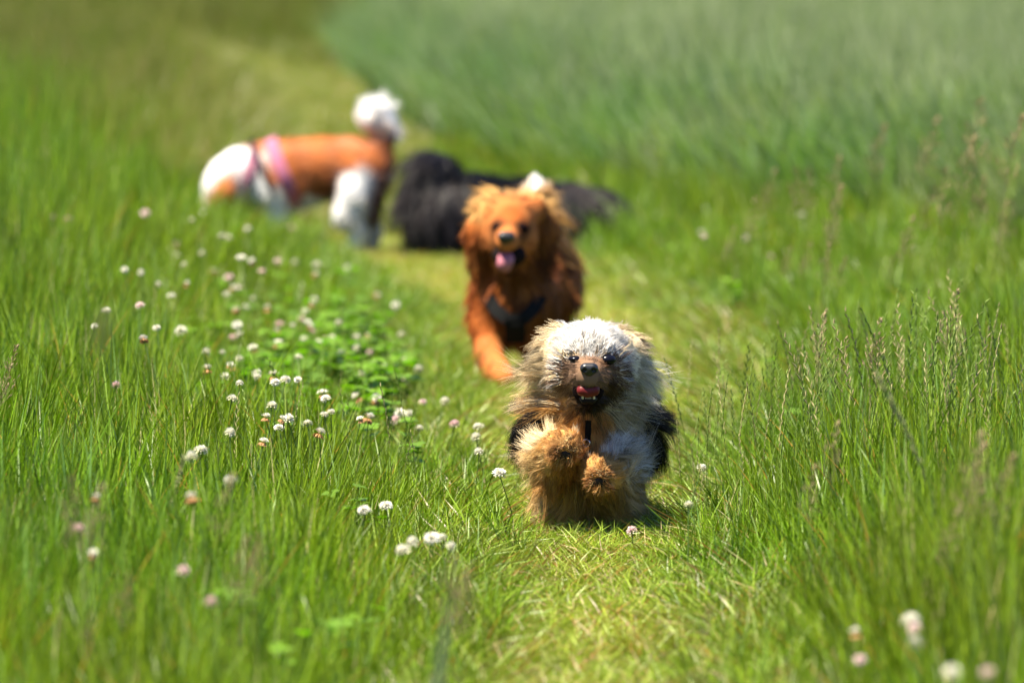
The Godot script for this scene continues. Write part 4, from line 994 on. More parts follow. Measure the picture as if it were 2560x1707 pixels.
func plants() -> void:
	var gm := vmat("grass", 0.40, Color(0.74, 0.78, 0.24), 0.40)
	var cm := vmat("crop", 0.45, Color(0.95, 1.0, 0.6), 0.5)
	# --- tuft shapes
	var short_t := []
	var mid_t := []
	for k in 5:
		short_t.append(tuft(16, 0.028, 0.020, 0.060, 0.0028, 0.9, 0.9, 3, 0))
		mid_t.append(tuft(11, 0.020, 0.10, 0.20, 0.0042, 0.20, 0.42, 5, 1))     # 0.2 m high, scaled per place
	var xs := [[], [], [], [], []]
	var cs := [PackedColorArray(), PackedColorArray(), PackedColorArray(), PackedColorArray(), PackedColorArray()]
	var xm := [[], [], [], [], []]
	var cmid := [PackedColorArray(), PackedColorArray(), PackedColorArray(), PackedColorArray(), PackedColorArray()]
	# --- near and middle distance: 4.5 to 24 m
	var d := 4.6
	while d < 24.0:
		var step := 0.02 * (1.0 + maxf(0.0, d - 12.0) * 0.12)
		var hw := half_view(d) + 0.45
		var density := 1500.0 / (1.0 + maxf(0.0, d - 12.0) * 0.16)
		if d < 6.8:
			density = 650.0
		var cnt := int(density * 2.0 * hw * step * 1.25)
		for k in cnt:
			var x := rnd(-hw, hw)
			var dd := d + rnd(0, step)
			if absf(x) > half_view(dd) + 0.12 and rng.randf() < 0.5:
				continue
			if x > table(crop_e, dd) + 0.1:
				continue
			var u := x - table(path_c, dd)
			var e := absf(u) - table(path_w, dd)
			var pn := patch.get_noise_2d(x * 90.0, dd * 60.0)
			var e2 := e + 0.10 * fine.get_noise_2d(x * 300.0, dd * 200.0)
			var clump := fine.get_noise_2d(x * 900.0, dd * 520.0)
			var v := rnd(0.7, 1.3) * (1.0 + 0.2 * pn) * (1.0 + 0.3 * clump)
			var yel := 1.0 + 0.22 * patch.get_noise_2d(x * 70.0 + 500.0, dd * 50.0)
			if e2 < 0.02 or rng.randf() < 0.25:
				var q := rng.randi() % 5
				var sc := rnd(0.7, 1.25) * (0.8 + 0.7 * sstep(-0.14, 0.05, e))
				var bs := Basis(Vector3.UP, rnd(0, TAU)).scaled(Vector3(sc * 1.1, sc, sc * 1.1))
				xs[q].append(Transform3D(bs, Vector3(x, 0, -dd)))
				var straw := sstep(-0.02, -0.2, e) * 0.6
				cs[q].append(Color(v * yel * (1.0 + straw), v * (1.0 + straw * 0.55), v * (1.0 + straw * 1.2)))
			if e2 >= -0.06 and rng.randf() < (0.25 + 0.75 * sstep(-0.06, 0.10, e2)) * (0.55 + 0.6 * sstep(-0.4, 0.1, clump)):
				var q := rng.randi() % 5
				var h := verge_height(x, dd) * rnd(0.65, 1.2) * (1.0 + 0.5 * clump)
				var wide := 0.75 + 0.45 * sstep(0.08, 0.30, h)
				if dd > 13.0:
					wide *= 1.25
				h /= 0.2
				var bs := Basis(Vector3.UP, rnd(0, TAU)).scaled(Vector3(wide, 1, wide))
				bs = Basis(Vector3(bs.x.x * 1.0, 0, bs.x.z), Vector3(rnd(-0.18, 0.18) * h, h, rnd(-0.18, 0.18) * h), Vector3(bs.z.x, 0, bs.z.z))
				xm[q].append(Transform3D(bs, Vector3(x, 0, -dd)))
				cmid[q].append(Color(v * yel, v, v))
		d += step
	for q in 5:
		scatter("path_grass", "short mown green and straw-coloured grass along the path", "grass", short_t[q], gm, xs[q], cs[q])
		scatter("verge_grass", "long green blades of grass on the verges", "grass", mid_t[q], gm, xm[q], cmid[q])
	# --- far path and rank olive grass on the left
	var olive := []
	var far_short := []
	for k in 3:
		olive.append(tuft(22, 0.09, 0.2, 0.4, 0.0065, 0.25, 0.45, 4, 3))
		far_short.append(tuft(24, 0.09, 0.04, 0.10, 0.007, 0.7, 0.7, 3, 0))
	var xo := [[], [], []]
	var co := [PackedColorArray(), PackedColorArray(), PackedColorArray()]
	var xf := [[], [], []]
	var cf := [PackedColorArray(), PackedColorArray(), PackedColorArray()]
	for k in 52000:
		var dd := 19.0 + 51.0 * pow(rng.randf(), 1.25)
		var hw := half_view(dd) + 0.6
		var x := rnd(-hw, hw)
		if x > table(crop_e, dd) + 0.1:
			continue
		var u := x - table(path_c, dd)
		var e := absf(u) - table(path_w, dd)
		var v := rnd(0.8, 1.2) * (1.0 + 0.2 * patch.get_noise_2d(x * 40.0, dd * 25.0))
		var q := rng.randi() % 3
		if e > 0.0 and (u < 0.0 or dd > 41.0) and dd > 20.0 - rnd(0, 2):
			var h := (0.16 + 0.34 * sstep(0.0, 0.9, e)) * rnd(0.7, 1.2)
			xo[q].append(Transform3D(Basis(Vector3.UP, rnd(0, TAU)).scaled(Vector3(1, h / 0.4, 1)), Vector3(x, 0, -dd)))
			co[q].append(Color(v * 1.05, v, v))
		else:
			xf[q].append(Transform3D(Basis(Vector3.UP, rnd(0, TAU)).scaled(Vector3.ONE * rnd(0.8, 1.3)), Vector3(x, 0, -dd)))
			cf[q].append(Color(v, v, v))
	for q in 3:
		scatter("rank_grass", "tall olive and brownish rank grass beyond the path's bend", "grass", olive[q], gm, xo[q], co[q])
		scatter("distant_path_grass", "bright short grass on the far stretch of the path", "grass", far_short[q], gm, xf[q], cf[q])
	# --- cereal crop
	var crop := []
	for k in 4:
		crop.append(tuft(14, 0.07, 0.36, 0.66, 0.012, 0.15, 0.58, 6, 2))
	var xc := [[], [], [], []]
	var cc := [PackedColorArray(), PackedColorArray(), PackedColorArray(), PackedColorArray()]
	for k in 60000:
		var dd := 15.0 + 55.0 * pow(rng.randf(), 1.5)
		var hw := half_view(dd) + 0.8
		var x := rnd(-hw, hw)
		var e := x - table(crop_e, dd)
		if e < 0.12 * fine.get_noise_2d(x * 150.0, dd * 100.0):
			continue
		if dd > 30.0 and rng.randf() < 0.35:
			continue
		var q := rng.randi() % 4
		var h := rnd(0.85, 1.12) * (1.0 + 0.1 * patch.get_noise_2d(x * 40.0, dd * 30.0)) * lerpf(0.78, 1.0, sstep(0.0, 0.6, e))
		var v := rnd(0.8, 1.2) * (1.0 + 0.22 * patch.get_noise_2d(x * 50.0, dd * 30.0))
		xc[q].append(Transform3D(Basis(Vector3.UP, rnd(0, TAU)).scaled(Vector3(1.0, h, 1.0)), Vector3(x, 0, -dd)))
		var lush := sstep(0.9, 0.1, e) * sstep(-0.3, 0.2, patch.get_noise_2d(x * 90.0 + 40.0, dd * 40.0))
		cc[q].append(Color(v * (1.0 - 0.40 * lush), v * (1.0 - 0.15 * lush), v * (1.0 - 0.45 * lush)))
	for q in 4:
		scatter("cereal_crop", "dense blue-green young cereal crop filling the field", "crop", crop[q], cm, xc[q], cc[q])

func clover_leaf_mesh() -> ArrayMesh:
	var mb := MB.new()
	for l in 5:
		var an := rnd(0, TAU)
		var r := rnd(0.0, 0.02)
		var top := Vector3(cos(an) * r, rnd(0.6, 1.0) * 0.10, sin(an) * r)
		mb.tube(PackedVector3Array([Vector3(cos(an) * r * 0.3, -0.005, sin(an) * r * 0.3), top]), [0.0006, 0.0005], 3, lin(0.09, 0.17, 0.03))
		var tilt := Vector3(rnd(-0.5, 0.5), 1.0, rnd(-0.5, 0.5)).normalized()
		var a0 := rnd(0, TAU)
		var col := lin(0.122, 0.230, 0.012)
		var vv := rnd(0.85, 1.25)
		col = Color(col.r * vv, col.g * vv, col.b * vv)
		for k in 3:
			var aa := a0 + TAU * k / 3.0
			var dir := Vector3(cos(aa), 0, sin(aa))
			dir = (dir - tilt * dir.dot(tilt)).normalized()
			var sz := rnd(0.009, 0.0135)
			var pts := PackedVector3Array()
			for s in 5:
				pts.append(top + dir * sz * s / 4.0 + tilt * sz * 0.12 * sin(s * 0.7))
			mb.leaf(pts, tilt, [sz * 0.12, sz * 0.62, sz * 0.95, sz * 0.9, sz * 0.42], 0.18, col, Color(col.r * 1.15, col.g * 1.1, col.b * 1.3))
	return mb.mesh()

func floret(mb: MB, at: Vector3, dir: Vector3, ln: float, w: float, col: Color) -> void:
	var side := dir.cross(Vector3(0.2, 1, 0.1)).normalized()
	var up := side.cross(dir).normalized()
	var pts := PackedVector3Array([at, at + dir * ln * 0.55 + up * ln * 0.10, at + dir * ln + up * ln * 0.02])
	mb.leaf(pts, up, [w * 0.5, w, w * 0.45], 0.55, col, Color(col.r * 0.97, col.g * 0.97, col.b * 0.93))

func clover_head(kind: int) -> Dictionary:   # florets of the upper ball, and the browned skirt below
	var top := MB.new()
	var skirt := MB.new()
	var n := 62
	for k in n:
		var y := 1.0 - 1.75 * (k + 0.5) / n
		var r := sqrt(maxf(0.0, 1.0 - y * y))
		var an := k * 2.39996 + rnd(-0.15, 0.15)
		var dir := Vector3(cos(an) * r, y, sin(an) * r)
		dir = (dir + Vector3(0, 0.25, 0)).normalized()
		var v := rnd(0.88, 1.06)
		var brown := kind == 1 and y < -0.02
		if brown:
			dir = Vector3(cos(an) * 0.8, -0.75 + rnd(-0.2, 0.2), sin(an) * 0.8).normalized()
			floret(skirt, dir * 0.0020, dir, 0.0098, 0.0032, Color(0.42 * v, 0.23 * v, 0.10 * v))
		else:
			var c := lin(0.82, 0.80, 0.70)
			if kind == 2:
				c = lin(0.80, 0.62, 0.62)
			if y < -0.35:
				c = c.lerp(lin(0.55, 0.55, 0.30), 0.6)
			floret(top, dir * 0.0022, dir, rnd(0.0072, 0.0088), 0.0030, Color(c.r * v, c.g * v, c.b * v))
	return {"top": top.mesh(), "skirt": skirt.mesh() if skirt.v.size() > 0 else null}

func place_words(x: float, d: float) -> String:   # what a small plant stands by
	var u := x - table(path_c, d)
	if u < 0.0:
		if d < 8.9:
			return "in the long grass before the clover patch"
		if d < 10.4:
			return "in the grass beside the leaping shaggy dog"
		if d < 12.0:
			return "at the near rim of the clover patch"
		if d < 13.8:
			return "in the clover patch beside the red-brown dog"
		if d < 16.0:
			return "in the grass behind the clover patch"
		return "in the grass in front of the white and orange dog"
	if d < 8.6:
		return "in the verge grass close to the lens"
	if d < 10.8:
		return "in the tall ryegrass verge"
	if d < 14.0:
		return "in the lush grass behind the ryegrass verge"
	return "in the grass before the cereal crop"

var heads := []
func clover(px: float, py: float, kind: int, h: float) -> void:
	var p := at_h(px, py, h)
	var labels := ["white clover flower ", "brown-skirted withering clover flower ", "pink-tinged clover flower "]
	var groups := ["white clover flowers", "half-withered clover flowers", "pink-tinged clover flowers"]
	var o := thing("clover_flower", labels[kind] + place_words(p.x, -p.z), "flower", Vector3(p.x, 0, p.z), groups[kind])
	var fm := vmat("petal", 0.6, Color(0.5, 0.5, 0.5), 0.3)
	var bx := Vector3(rnd(-0.25, 0.25), 0, rnd(-0.25, 0.25)) * h
	var st := MB.new()
	st.tube(PackedVector3Array([Vector3(bx.x, -0.01, bx.z), Vector3(bx.x * 0.75, h * 0.4, bx.z * 0.75), Vector3(bx.x * 0.3, h * 0.75, bx.z * 0.3), Vector3(0, h - 0.002, 0)]), [0.0011, 0.0010, 0.0009, 0.0009], 5, lin(0.10, 0.17, 0.04))
	part("stalk", st.mesh(), vmat("grass", 0.36, Color(0.92, 1.0, 0.42)), o)
	var sc := rnd(0.7, 1.12)
	var turn := Basis.from_euler(Vector3(rnd(-0.6, 0.6), rnd(0, TAU), rnd(-0.6, 0.6))).scaled(Vector3(sc * rnd(0.9, 1.15), sc * rnd(0.75, 1.05), sc))
	var hd: Dictionary = heads[kind]
	var f := part("flower_head", hd.top, fm, o)
	f.transform = Transform3D(turn, Vector3(0, h, 0))
	if hd.skirt != null:
		var g := part("withered_petals", hd.skirt, fm, o)
		g.transform = f.transform

func clovers() -> void:
	for k in 3:
		heads.append(clover_head(k))
	# regions of the photograph: [x, y, scale, heads [x, y, kind]]
	var seen := [
		[0.0, 480.0, 2.613, [[345, 165, 2], [445, 180, 2], [945, 140, 2], [1250, 185, 0], [1325, 140, 0], [1615, 240, 0], [1905, 240, 2], [1495, 300, 0], [1450, 290, 0], [1155, 345, 1], [1155, 415, 0], [1315, 405, 0], [1200, 480, 0], [1575, 430, 0], [920, 530, 0], [1030, 605, 0], [1545, 625, 2], [1480, 670, 0], [1220, 600, 1], [1390, 520, 1], [1705, 520, 2], [810, 510, 0], [2070, 480, 0], [1925, 460, 0], [2050, 705, 0], [2000, 780, 0], [1745, 760, 1], [1020, 890, 0], [1180, 910, 0], [935, 960, 1], [1115, 680, 0], [1650, 700, 0], [690, 780, 0], [620, 880, 0], [915, 745, 2], [755, 1265, 2]]],
		[500.0, 780.0, 2.94, [[285, 165, 0], [245, 190, 2], [570, 140, 1], [680, 100, 0], [790, 75, 0], [1020, 85, 0], [830, 145, 2], [1145, 185, 0], [1235, 175, 1], [390, 270, 1], [580, 225, 0], [1155, 270, 0], [40, 300, 0], [160, 300, 0], [285, 350, 0], [220, 390, 1], [50, 420, 1], [725, 335, 0], [1045, 305, 1], [1285, 385, 0], [1500, 350, 0], [1450, 400, 1], [1605, 425, 0], [1185, 465, 0], [1370, 400, 0], [625, 500, 0], [550, 520, 0], [720, 500, 0], [420, 480, 0], [290, 525, 0], [540, 465, 1], [1150, 630, 1], [925, 640, 0], [1295, 640, 1], [1470, 740, 0], [1530, 750, 0], [960, 735, 0], [910, 755, 0], [525, 695, 0], [605, 790, 1], [790, 820, 0], [1240, 780, 1], [1180, 790, 1], [215, 890, 0], [465, 955, 1], [15, 1020, 0], [1870, 830, 2], [2050, 845, 0], [2030, 925, 0], [2050, 1030, 0], [1635, 665, 2], [1800, 660, 0], [2200, 1185, 0], [230, 640, 0], [1480, 170, 0], [970, 185, 0]]],
		[1650.0, 680.0, 2.585, [[1530, 335, 2], [1900, 240, 2], [2150, 235, 2], [2310, 220, 2], [2240, 105, 0], [2290, 135, 0], [2260, 440, 1], [2260, 490, 0], [2270, 590, 0], [2330, 550, 2], [2025, 500, 0], [2080, 350, 0], [2290, 290, 0], [2255, 365, 0]]],
		[1280.0, 0.0, 1.8375, [[885, 1090, 2], [695, 1140, 0], [915, 1165, 0], [1060, 1215, 0], [1190, 1180, 2], [1330, 990, 0], [515, 1120, 2], [1075, 1100, 0], [870, 1070, 0]]],
		[0.0, 1100.0, 2.583, [[1285, 70, 0], [1235, 115, 0], [1235, 375, 1], [615, 375, 1], [505, 575, 2], [600, 735, 1], [1180, 850, 2], [1360, 1050, 2], [1490, 270, 0]]],
		[850.0, 1250.0, 2.613, [[475, 280, 0], [415, 335, 0], [600, 255, 0], [720, 305, 0], [660, 250, 0], [160, 70, 0], [300, 40, 0], [1910, 205, 2]]],
		[1700.0, 1150.0, 2.735, [[1200, 1180, 1], [1580, 1110, 0], [1610, 1160, 2], [1600, 1250, 0], [1860, 1460, 0], [2110, 1460, 2], [60, 310, 0], [145, 55, 0], [1230, 1370, 2]]],
	]
	for s in seen:
		for f in s[3]:
			var px: float = s[0] + f[0] / s[2]
			var py: float = s[1] + f[1] / s[2]
			# the height of a head follows the grass it stands in
			var h := 0.15
			for it in 3:
				var p := at_h(px, py, h)
				h = clampf(verge_height(p.x, -p.z) * 0.95 + 0.025, 0.05, 0.30)
			if px > 2100.0 and py > 680.0 and py < 960.0:
				h = 0.11
			if px > 1500.0 and px < 1620.0 and py > 1300.0:
				h = 0.05
			clover(px, py, f[2], h)
	for k in 40:
		var px := rnd(520, 1120)
		var py := rnd(620, 1090)
		var h := 0.13
		for it in 3:
			var p := at_h(px, py, h)
			h = clampf(verge_height(p.x, -p.z) * 0.9 + 0.02, 0.05, 0.30)
		var p := at_h(px, py, h)
		if p.x < table(path_c, -p.z) - table(path_w, -p.z) - 0.04:
			clover(px, py, [0, 0, 1, 2, 1][k % 5], h)
	# leaves of the clover patches
	var lm := []
	for k in 4:
		lm.append(clover_leaf_mesh())
	var xf := [[], [], [], []]
	var cf := [PackedColorArray(), PackedColorArray(), PackedColorArray(), PackedColorArray()]
	for k in 26000:
		var dd := rnd(7.0, 17.0)
		var x := rnd(-half_view(dd) - 0.2, half_view(dd) + 0.2)
		var u := x - table(path_c, dd)
		var e := absf(u) - table(path_w, dd)
		var dens := 0.0
		if u < 0.0:
			dens = exp(-pow((e - 0.36) / 0.34, 2.0)) * sstep(9.4, 11.0, dd) * sstep(15.0, 12.6, dd) * sstep(0.0, 0.14, e) * 0.55 + 0.03 * sstep(0.0, 0.2, e)
		else:
			dens = 0.02 * sstep(0.0, 0.2, e)
		dens *= sstep(-0.25, 0.35, patch.get_noise_2d(x * 150.0 + 90.0, dd * 80.0)) * (0.5 + 1.2 * sstep(-0.3, 0.4, fine.get_noise_2d(x * 420.0, dd * 250.0)))
		if e < 0.02 or rng.randf() > dens:
			continue
		var q := rng.randi() % 4
		var sc := rnd(0.85, 1.35)
		xf[q].append(Transform3D(Basis(Vector3.UP, rnd(0, TAU)).scaled(Vector3(sc * 1.3, sc * rnd(0.8, 1.25), sc * 1.3)), Vector3(x, 0, -dd)))
		var v := rnd(0.85, 1.2)
		cf[q].append(Color(v, v, v))
	for q in 4:
		scatter("clover_leaves", "bright green trefoil clover leaves carpeting the verge", "clover", lm[q], vmat("clover_leaf", 0.45, Color(0.85, 1.0, 0.40)), xf[q], cf[q])

# ------------------------------------------------------------------ single stems
func culm(h: float, sway: Vector3, r: float, col: Color) -> Array:
	var pts := PackedVector3Array()
	var rad := []
	for k in 7:
		var t := k / 6.0
		pts.append(Vector3(sway.x * t * t, h * t - (0.01 if k == 0 else 0.0), sway.z * t * t) + Vector3(sin(t * 7.0 + h * 90.0), 0, cos(t * 6.0 + h * 70.0)) * 0.0025 * t)
		rad.append(r * (1.0 - 0.5 * t))
	var mb := MB.new()
	mb.tube(pts, rad, 5, col)
	return [mb.mesh(), pts]

func spikelet(mb: MB, at: Vector3, dir: Vector3, ln: float, w: float, col: Color) -> void:
	mb.tube(PackedVector3Array([at, at + dir * ln * 0.4, at + dir * ln]), [w * 0.25, w * 0.5, w * 0.06], 4, col)

func ryegrass_variant(h: float, sway: Vector3, tone: int) -> Array:   # [stem mesh, spike mesh]
	var green := lin(0.190, 0.265, 0.055) if tone == 0 else lin(0.36, 0.32, 0.15)
	var a := culm(h, sway, 0.0009, lin(0.150, 0.245, 0.035))
	var pts: PackedVector3Array = a[1]
	var mb := MB.new()
	var n := 15
	for k in n:
		var t := 0.60 + 0.40 * k / (n - 1)
		var f := t * 6.0
		var i0 := mini(int(f), 5)
		var p := pts[i0].lerp(pts[i0 + 1], f - i0)
		var up := (pts[i0 + 1] - pts[i0]).normalized()
		var sd := up.cross(Vector3(0.4, 0, 0.9)).normalized() * (1.0 if k % 2 == 0 else -1.0)
		var v := rnd(0.8, 1.25)
		spikelet(mb, p, (up + sd * 0.42).normalized(), 0.0125 * (1.0 - 0.3 * absf(t - 0.8) / 0.2), 0.0030, Color(green.r * v, green.g * v, green.b * v))
	return [a[0], mb.mesh()]

func panicle_variant(h: float, sway: Vector3) -> Array:
	var a := culm(h, sway, 0.0009, lin(0.14, 0.15, 0.05))
	var pts: PackedVector3Array = a[1]
	var mb := MB.new()
	for k in 46:
		var t := 0.72 + 0.30 * rng.randf()
		var f := minf(t, 0.999) * 6.0
		var i0 := mini(int(f), 5)
		var p := pts[i0].lerp(pts[i0 + 1], f - i0)
		var an := rnd(0, TAU)
		var reach := 0.026 * (1.04 - t) / 0.32 * rnd(0.4, 1.2)
		var e := p + Vector3(cos(an) * reach + sway.x * 0.06, reach * 0.9, sin(an) * reach + sway.z * 0.06)
		mb.tube(PackedVector3Array([p, e]), [0.00035, 0.0003], 3, lin(0.22, 0.19, 0.09))
		var v := rnd(0.8, 1.25)
		spikelet(mb, e, ((e - p).normalized() + Vector3(0, 0.6, 0)).normalized(), 0.0075, 0.0028, Color(0.30 * v, 0.235 * v, 0.12 * v))
	return [a[0], mb.mesh()]

func foxtail_variant(h: float, sway: Vector3, ln: float) -> Array:
	var a := culm(h, sway, 0.0013, lin(0.13, 0.19, 0.05))
	var pts: PackedVector3Array = a[1]
	var mb := MB.new()
	for k in 260:
		var t := 1.0 - ln / h * rng.randf()
		var f := clampf(t, 0.0, 0.999) * 6.0
		var i0 := mini(int(f), 5)
		var p := pts[i0].lerp(pts[i0 + 1], f - i0)
		var up := (pts[i0 + 1] - pts[i0]).normalized()
		var an := rnd(0, TAU)
		var sd := (up.cross(Vector3(0.3, 0.1, 0.9)).normalized()).rotated(up, an)
		var v := rnd(0.8, 1.2)
		spikelet(mb, p + sd * 0.0012, (up * 0.8 + sd).normalized(), 0.0048, 0.0018, Color(0.36 * v, 0.38 * v, 0.17 * v))
	return [a[0], mb.mesh()]

func stem_thing(called: String, label: String, cat: String, group: String, meshes: Array, at: Vector3, turn: float, sc: float) -> void:
	var o := thing(called, label, cat, at, group)
	o.rotation.y = turn
	o.scale = Vector3(sc, sc, sc)
	var gm := vmat("grass", 0.36, Color(0.92, 1.0, 0.42))
	part("stem", meshes[0], gm, o)
	part("seed_head", meshes[1], gm, o)

func rye_words(v: int, h: float) -> String:
	return ("tall" if h > 0.29 else ("short" if h < 0.20 else "medium-high")) + (" green" if v < 6 else " straw-coloured") + " ryegrass spike "

func stems() -> void:
	var rv := []
	for k in 9:
		rv.append(ryegrass_variant(0.30, Vector3(rnd(-0.09, 0.09), 0, rnd(-0.06, 0.06)), 0 if k < 6 else 1))
	# ryegrass standing above the right verge and among the clover
	for k in 170:
		var px := rnd(1700, 2560)
		var dd := rnd(8.9, 10.6)
		var x := (px - 1280.0) / F * dd
		var h := rnd(0.22, 0.36) * (0.75 + 0.32 * sstep(1720.0, 2300.0, px))
		var v := rng.randi() % 9
		stem_thing("ryegrass_stem", rye_words(v, h) + place_words(x, dd), "grass stem", "ryegrass spikes of the tall verge", rv[v], Vector3(x, 0, -dd), rnd(0, TAU), h / 0.30)
	for k in 90:
		var dd := rnd(8.9, 12.5)
		var x := table(path_c, dd) - table(path_w, dd) - 0.03 - 0.75 * rng.randf()
		var h := rnd(0.15, 0.26)
		var v := rng.randi() % 9
		stem_thing("ryegrass_stem", rye_words(v, h) + place_words(x, dd), "grass stem", "ryegrass spikes among the clover", rv[v], Vector3(x, 0, -dd), rnd(0, TAU), h / 0.30)
	# named stems, placed by the tip of the seed head: [px, py, d, kind]
	var pv := []
	for k in 4:
		pv.append(panicle_variant(0.40, Vector3(rnd(0.02, 0.06), 0, rnd(-0.03, 0.03))))
	for q in [[2085, 768, 9.7], [2190, 785, 9.7], [2140, 830, 9.6], [2225, 830, 9.5], [30, 850, 9.4], [10, 900, 9.3], [2390, 712, 9.8], [2440, 1090, 7.2], [2515, 1120, 7.0], [2490, 1060, 7.0], [1165, 1370, 6.6], [1205, 1395, 6.5], [1150, 1420, 6.6], [225, 1170, 7.0], [240, 1200, 6.9], [562, 1170, 7.1], [600, 1330, 6.8], [625, 1350, 6.7], [685, 1320, 6.9], [250, 1520, 6.6], [345, 1420, 6.8], [1770, 1500, 7.0], [2380, 1260, 7.1], [2120, 1040, 8.1], [2060, 1150, 7.8], [2480, 230, 13.2], [2330, 280, 14.0], [2200, 300, 14.5], [2420, 330, 13.0], [2540, 270, 12.5], [1830, 560, 13.5], [2020, 600, 13.0]]:
		var p := at_d(q[0], q[1], q[2])
		var m: Array = pv[rng.randi() % 4]
		var lab := "feathery brown meadow-grass seed head " + place_words(p.x, q[2])
		if p.y > 0.05:
			stem_thing("meadow_grass_stem", lab, "grass stem", "meadow-grass seed heads", m, Vector3(p.x - 0.04 * p.y / 0.4, 0, p.z), rnd(-0.3, 0.3), p.y / 0.415)
	for k in 18:
		var q := [rnd(1880, 2560), rnd(380, 640), rnd(12.4, 14.6)]
		var p := at_d(q[0], q[1], q[2])
		stem_thing("meadow_grass_stem", "feathery brown meadow-grass seed head " + place_words(p.x, q[2]), "grass stem", "meadow-grass seed heads", pv[k % 4], Vector3(p.x - 0.04 * p.y / 0.4, 0, p.z), rnd(-0.5, 0.5), p.y / 0.415)
	# two foxtails
	var tip := at_d(2195, 930, 7.9)
	var ft := foxtail_variant(tip.y, Vector3(-0.11, 0, 0.0), 0.15)
	stem_thing("foxtail_stem", "pale leaning foxtail spike above the tall verge", "grass stem", "foxtail grass spikes", ft, Vector3(tip.x + 0.11, 0, tip.z), 0, 1)
	tip = at_d(458, 1140, 8.4)
	ft = foxtail_variant(tip.y, Vector3(0.035, 0, 0.0), 0.11)
	stem_thing("foxtail_stem", "pale upright foxtail spike in front of the clover patch", "grass stem", "foxtail grass spikes", ft, Vector3(tip.x - 0.035, 0, tip.z), 0, 1)
	# plantain head very close to the lens
	tip = at_d(262, 790, 4.9)
	ft = foxtail_variant(tip.y, Vector3(0.02, 0, 0), 0.028)
	stem_thing("plantain_stem", "brownish plantain flower head on a tall bare stalk", "grass stem", "", ft, Vector3(tip.x - 0.02, 0, tip.z), 0, 1)
	# broad-leaved plants: [px, py on the ground, leaves, length, glaucous share]
	for q in [[640, 1330, 7, 0.13, 0.8], [545, 1290, 5, 0.12, 0.2], [1640, 1235, 4, 0.07, 0.1], [985, 1390, 5, 0.10, 0.1], [960, 1230, 4, 0.08, 0.1], [350, 1480, 5, 0.12, 0.1], [1290, 1560, 4, 0.05, 0.6], [700, 1390, 5, 0.11, 0.0]]:
		broad_plant(at_h(q[0], q[1], 0), q[2], q[3], q[4])
	# one broad blade close to the lens
	var bl := MB.new()
	var b0 := at_d(1060, 1900, 5.6)
	var b1 := at_d(1125, 1480, 5.6)
	var pts := PackedVector3Array()
	for k in 6:
		var t := k / 5.0
		pts.append(Vector3(lerpf(b0.x - 0.03, b1.x, t) - b0.x, lerpf(-0.01, b1.y, t), -0.02 * t * t))
	bl.leaf(pts, Vector3(0.3, 0, 1), [0.010, 0.015, 0.016, 0.0145, 0.010, 0.001], 0.25, lin(0.20, 0.27, 0.13), lin(0.24, 0.30, 0.16))
	var o := thing("broad_grass_blade", "single broad pale-green grass blade close to the lens", "grass blade", Vector3(b0.x, 0, b0.z))
	part("blade", bl.mesh(), vmat("grass", 0.36, Color(0.92, 1.0, 0.42)), o)

func broad_plant(at: Vector3, n: int, ln: float, glaucous: float) -> void:
	var o := thing("broadleaf_weed", "low broad-leaved weed with " + ("wavy grey-green" if glaucous > 0.5 else "smooth bright green") + " leaves in the grass", "plant", at, "grey-green broad-leaved weeds" if glaucous > 0.5 else "bright green broad-leaved weeds")
	for k in n:
		var an := TAU * k / n + rnd(-0.4, 0.4)
		var dir := Vector3(cos(an), 0, sin(an))
		var l := ln * rnd(0.7, 1.15)
		var pts := PackedVector3Array()
		for s in 8:
			var t := s / 7.0
			pts.append(dir * l * t * 0.75 + Vector3.UP * l * (0.9 * t - 0.55 * t * t) + Vector3(0, -0.004, 0) + Vector3(0, sin(s * 2.6 + k) * 0.003, 0))
		var w := l * 0.30
		var col := lin(0.12, 0.18, 0.085) if glaucous > 0.5 else lin(0.080, 0.175, 0.018)
		var mb := MB.new()
		mb.leaf(pts, Vector3.UP, [w * 0.1, w * 0.2, w * 0.65, w * 1.05, w, w * 0.8, w * 0.45, w * 0.04], 0.25, col, Color(col.r * 1.3, col.g * 1.2, col.b * 1.4))
		part("leaf", mb.mesh(), vmat("clover_leaf", 0.45, Color(0.85, 1.0, 0.40)), o)

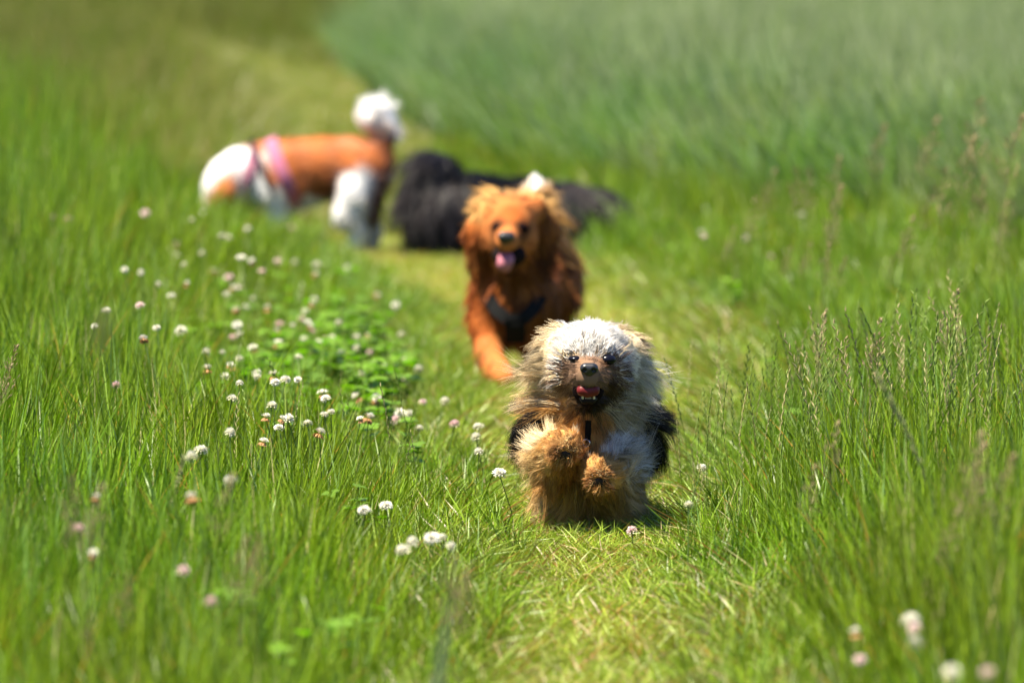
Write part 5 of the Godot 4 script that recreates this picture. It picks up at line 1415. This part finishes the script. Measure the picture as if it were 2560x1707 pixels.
# ------------------------------------------------------------------ scene
func _ready() -> void:
	rng.seed = 20240611
	# camera: 200 mm lens on the leaping dog
	var cam := Camera3D.new()
	cam.name = "camera"
	cam_basis = Basis(Vector3.RIGHT, -atan((853.5 - HORIZON) / F))
	cam.transform = Transform3D(cam_basis, Vector3(0, EYE, 0))
	cam.near = 0.1
	cam.far = 1000.0
	var lens := CameraAttributesPhysical.new()
	lens.frustum_focal_length = 200.0
	lens.frustum_focus_distance = 9.40
	lens.exposure_aperture = 4.6
	lens.frustum_near = 0.1
	lens.frustum_far = 1000.0
	cam.attributes = lens
	add_child(cam)
	cam.current = true
	# sky, sun, exposure
	var env := Environment.new()
	env.background_mode = Environment.BG_SKY
	var sm := ProceduralSkyMaterial.new()
	sm.sky_top_color = Color(0.34, 0.50, 0.78)
	sm.sky_horizon_color = Color(0.74, 0.79, 0.84)
	sm.ground_bottom_color = Color(0.16, 0.22, 0.10)
	sm.ground_horizon_color = Color(0.50, 0.56, 0.45)
	sm.sun_angle_max = 12.0
	sm.sky_energy_multiplier = 0.72
	var sky := Sky.new()
	sky.sky_material = sm
	env.sky = sky
	env.tonemap_mode = Environment.TONE_MAPPER_LINEAR
	env.tonemap_exposure = 3.35
	env.sdfgi_enabled = true
	env.ssao_enabled = true
	env.ssil_enabled = true
	var we := WorldEnvironment.new()
	we.name = "environment"
	we.environment = env
	add_child(we)
	var sun := DirectionalLight3D.new()
	sun.name = "sun"
	sun.light_energy = 1.6
	sun.light_color = Color(1.0, 0.955, 0.87)
	sun.light_angular_distance = 0.5
	sun.shadow_enabled = true
	add_child(sun)
	sun.look_at_from_position(Vector3(-2.0, 5.0, 1.15), Vector3.ZERO)   # high, from the left, a little to the front
	patch.seed = 7
	patch.frequency = 0.02
	fine.seed = 11
	fine.frequency = 0.02
	# ground
	var gmesh := PlaneMesh.new()
	gmesh.size = Vector2(900, 900)
	var soil := StandardMaterial3D.new()
	var nt := NoiseTexture2D.new()
	nt.width = 512
	nt.height = 512
	nt.seamless = true
	nt.noise = FastNoiseLite.new()
	nt.noise.seed = 3
	nt.noise.frequency = 0.03
	var ramp := Gradient.new()
	ramp.set_color(0, Color(0.19, 0.20, 0.09))
	ramp.set_color(1, Color(0.37, 0.35, 0.18))
	nt.color_ramp = ramp
	soil.albedo_texture = nt
	soil.uv1_triplanar = true
	soil.uv1_world_triplanar = true
	soil.uv1_scale = Vector3(1.7, 1.7, 1.7)
	soil.roughness = 1.0
	var ground := part("ground", gmesh, soil, self)
	ground.set_meta("kind", "structure")
	mark(ground, "level ground of earth and dry thatch under the grass", "ground")
	plants()
	clovers()
	stems()
	terrier()
	spaniel()
	hound()
	black_dog()
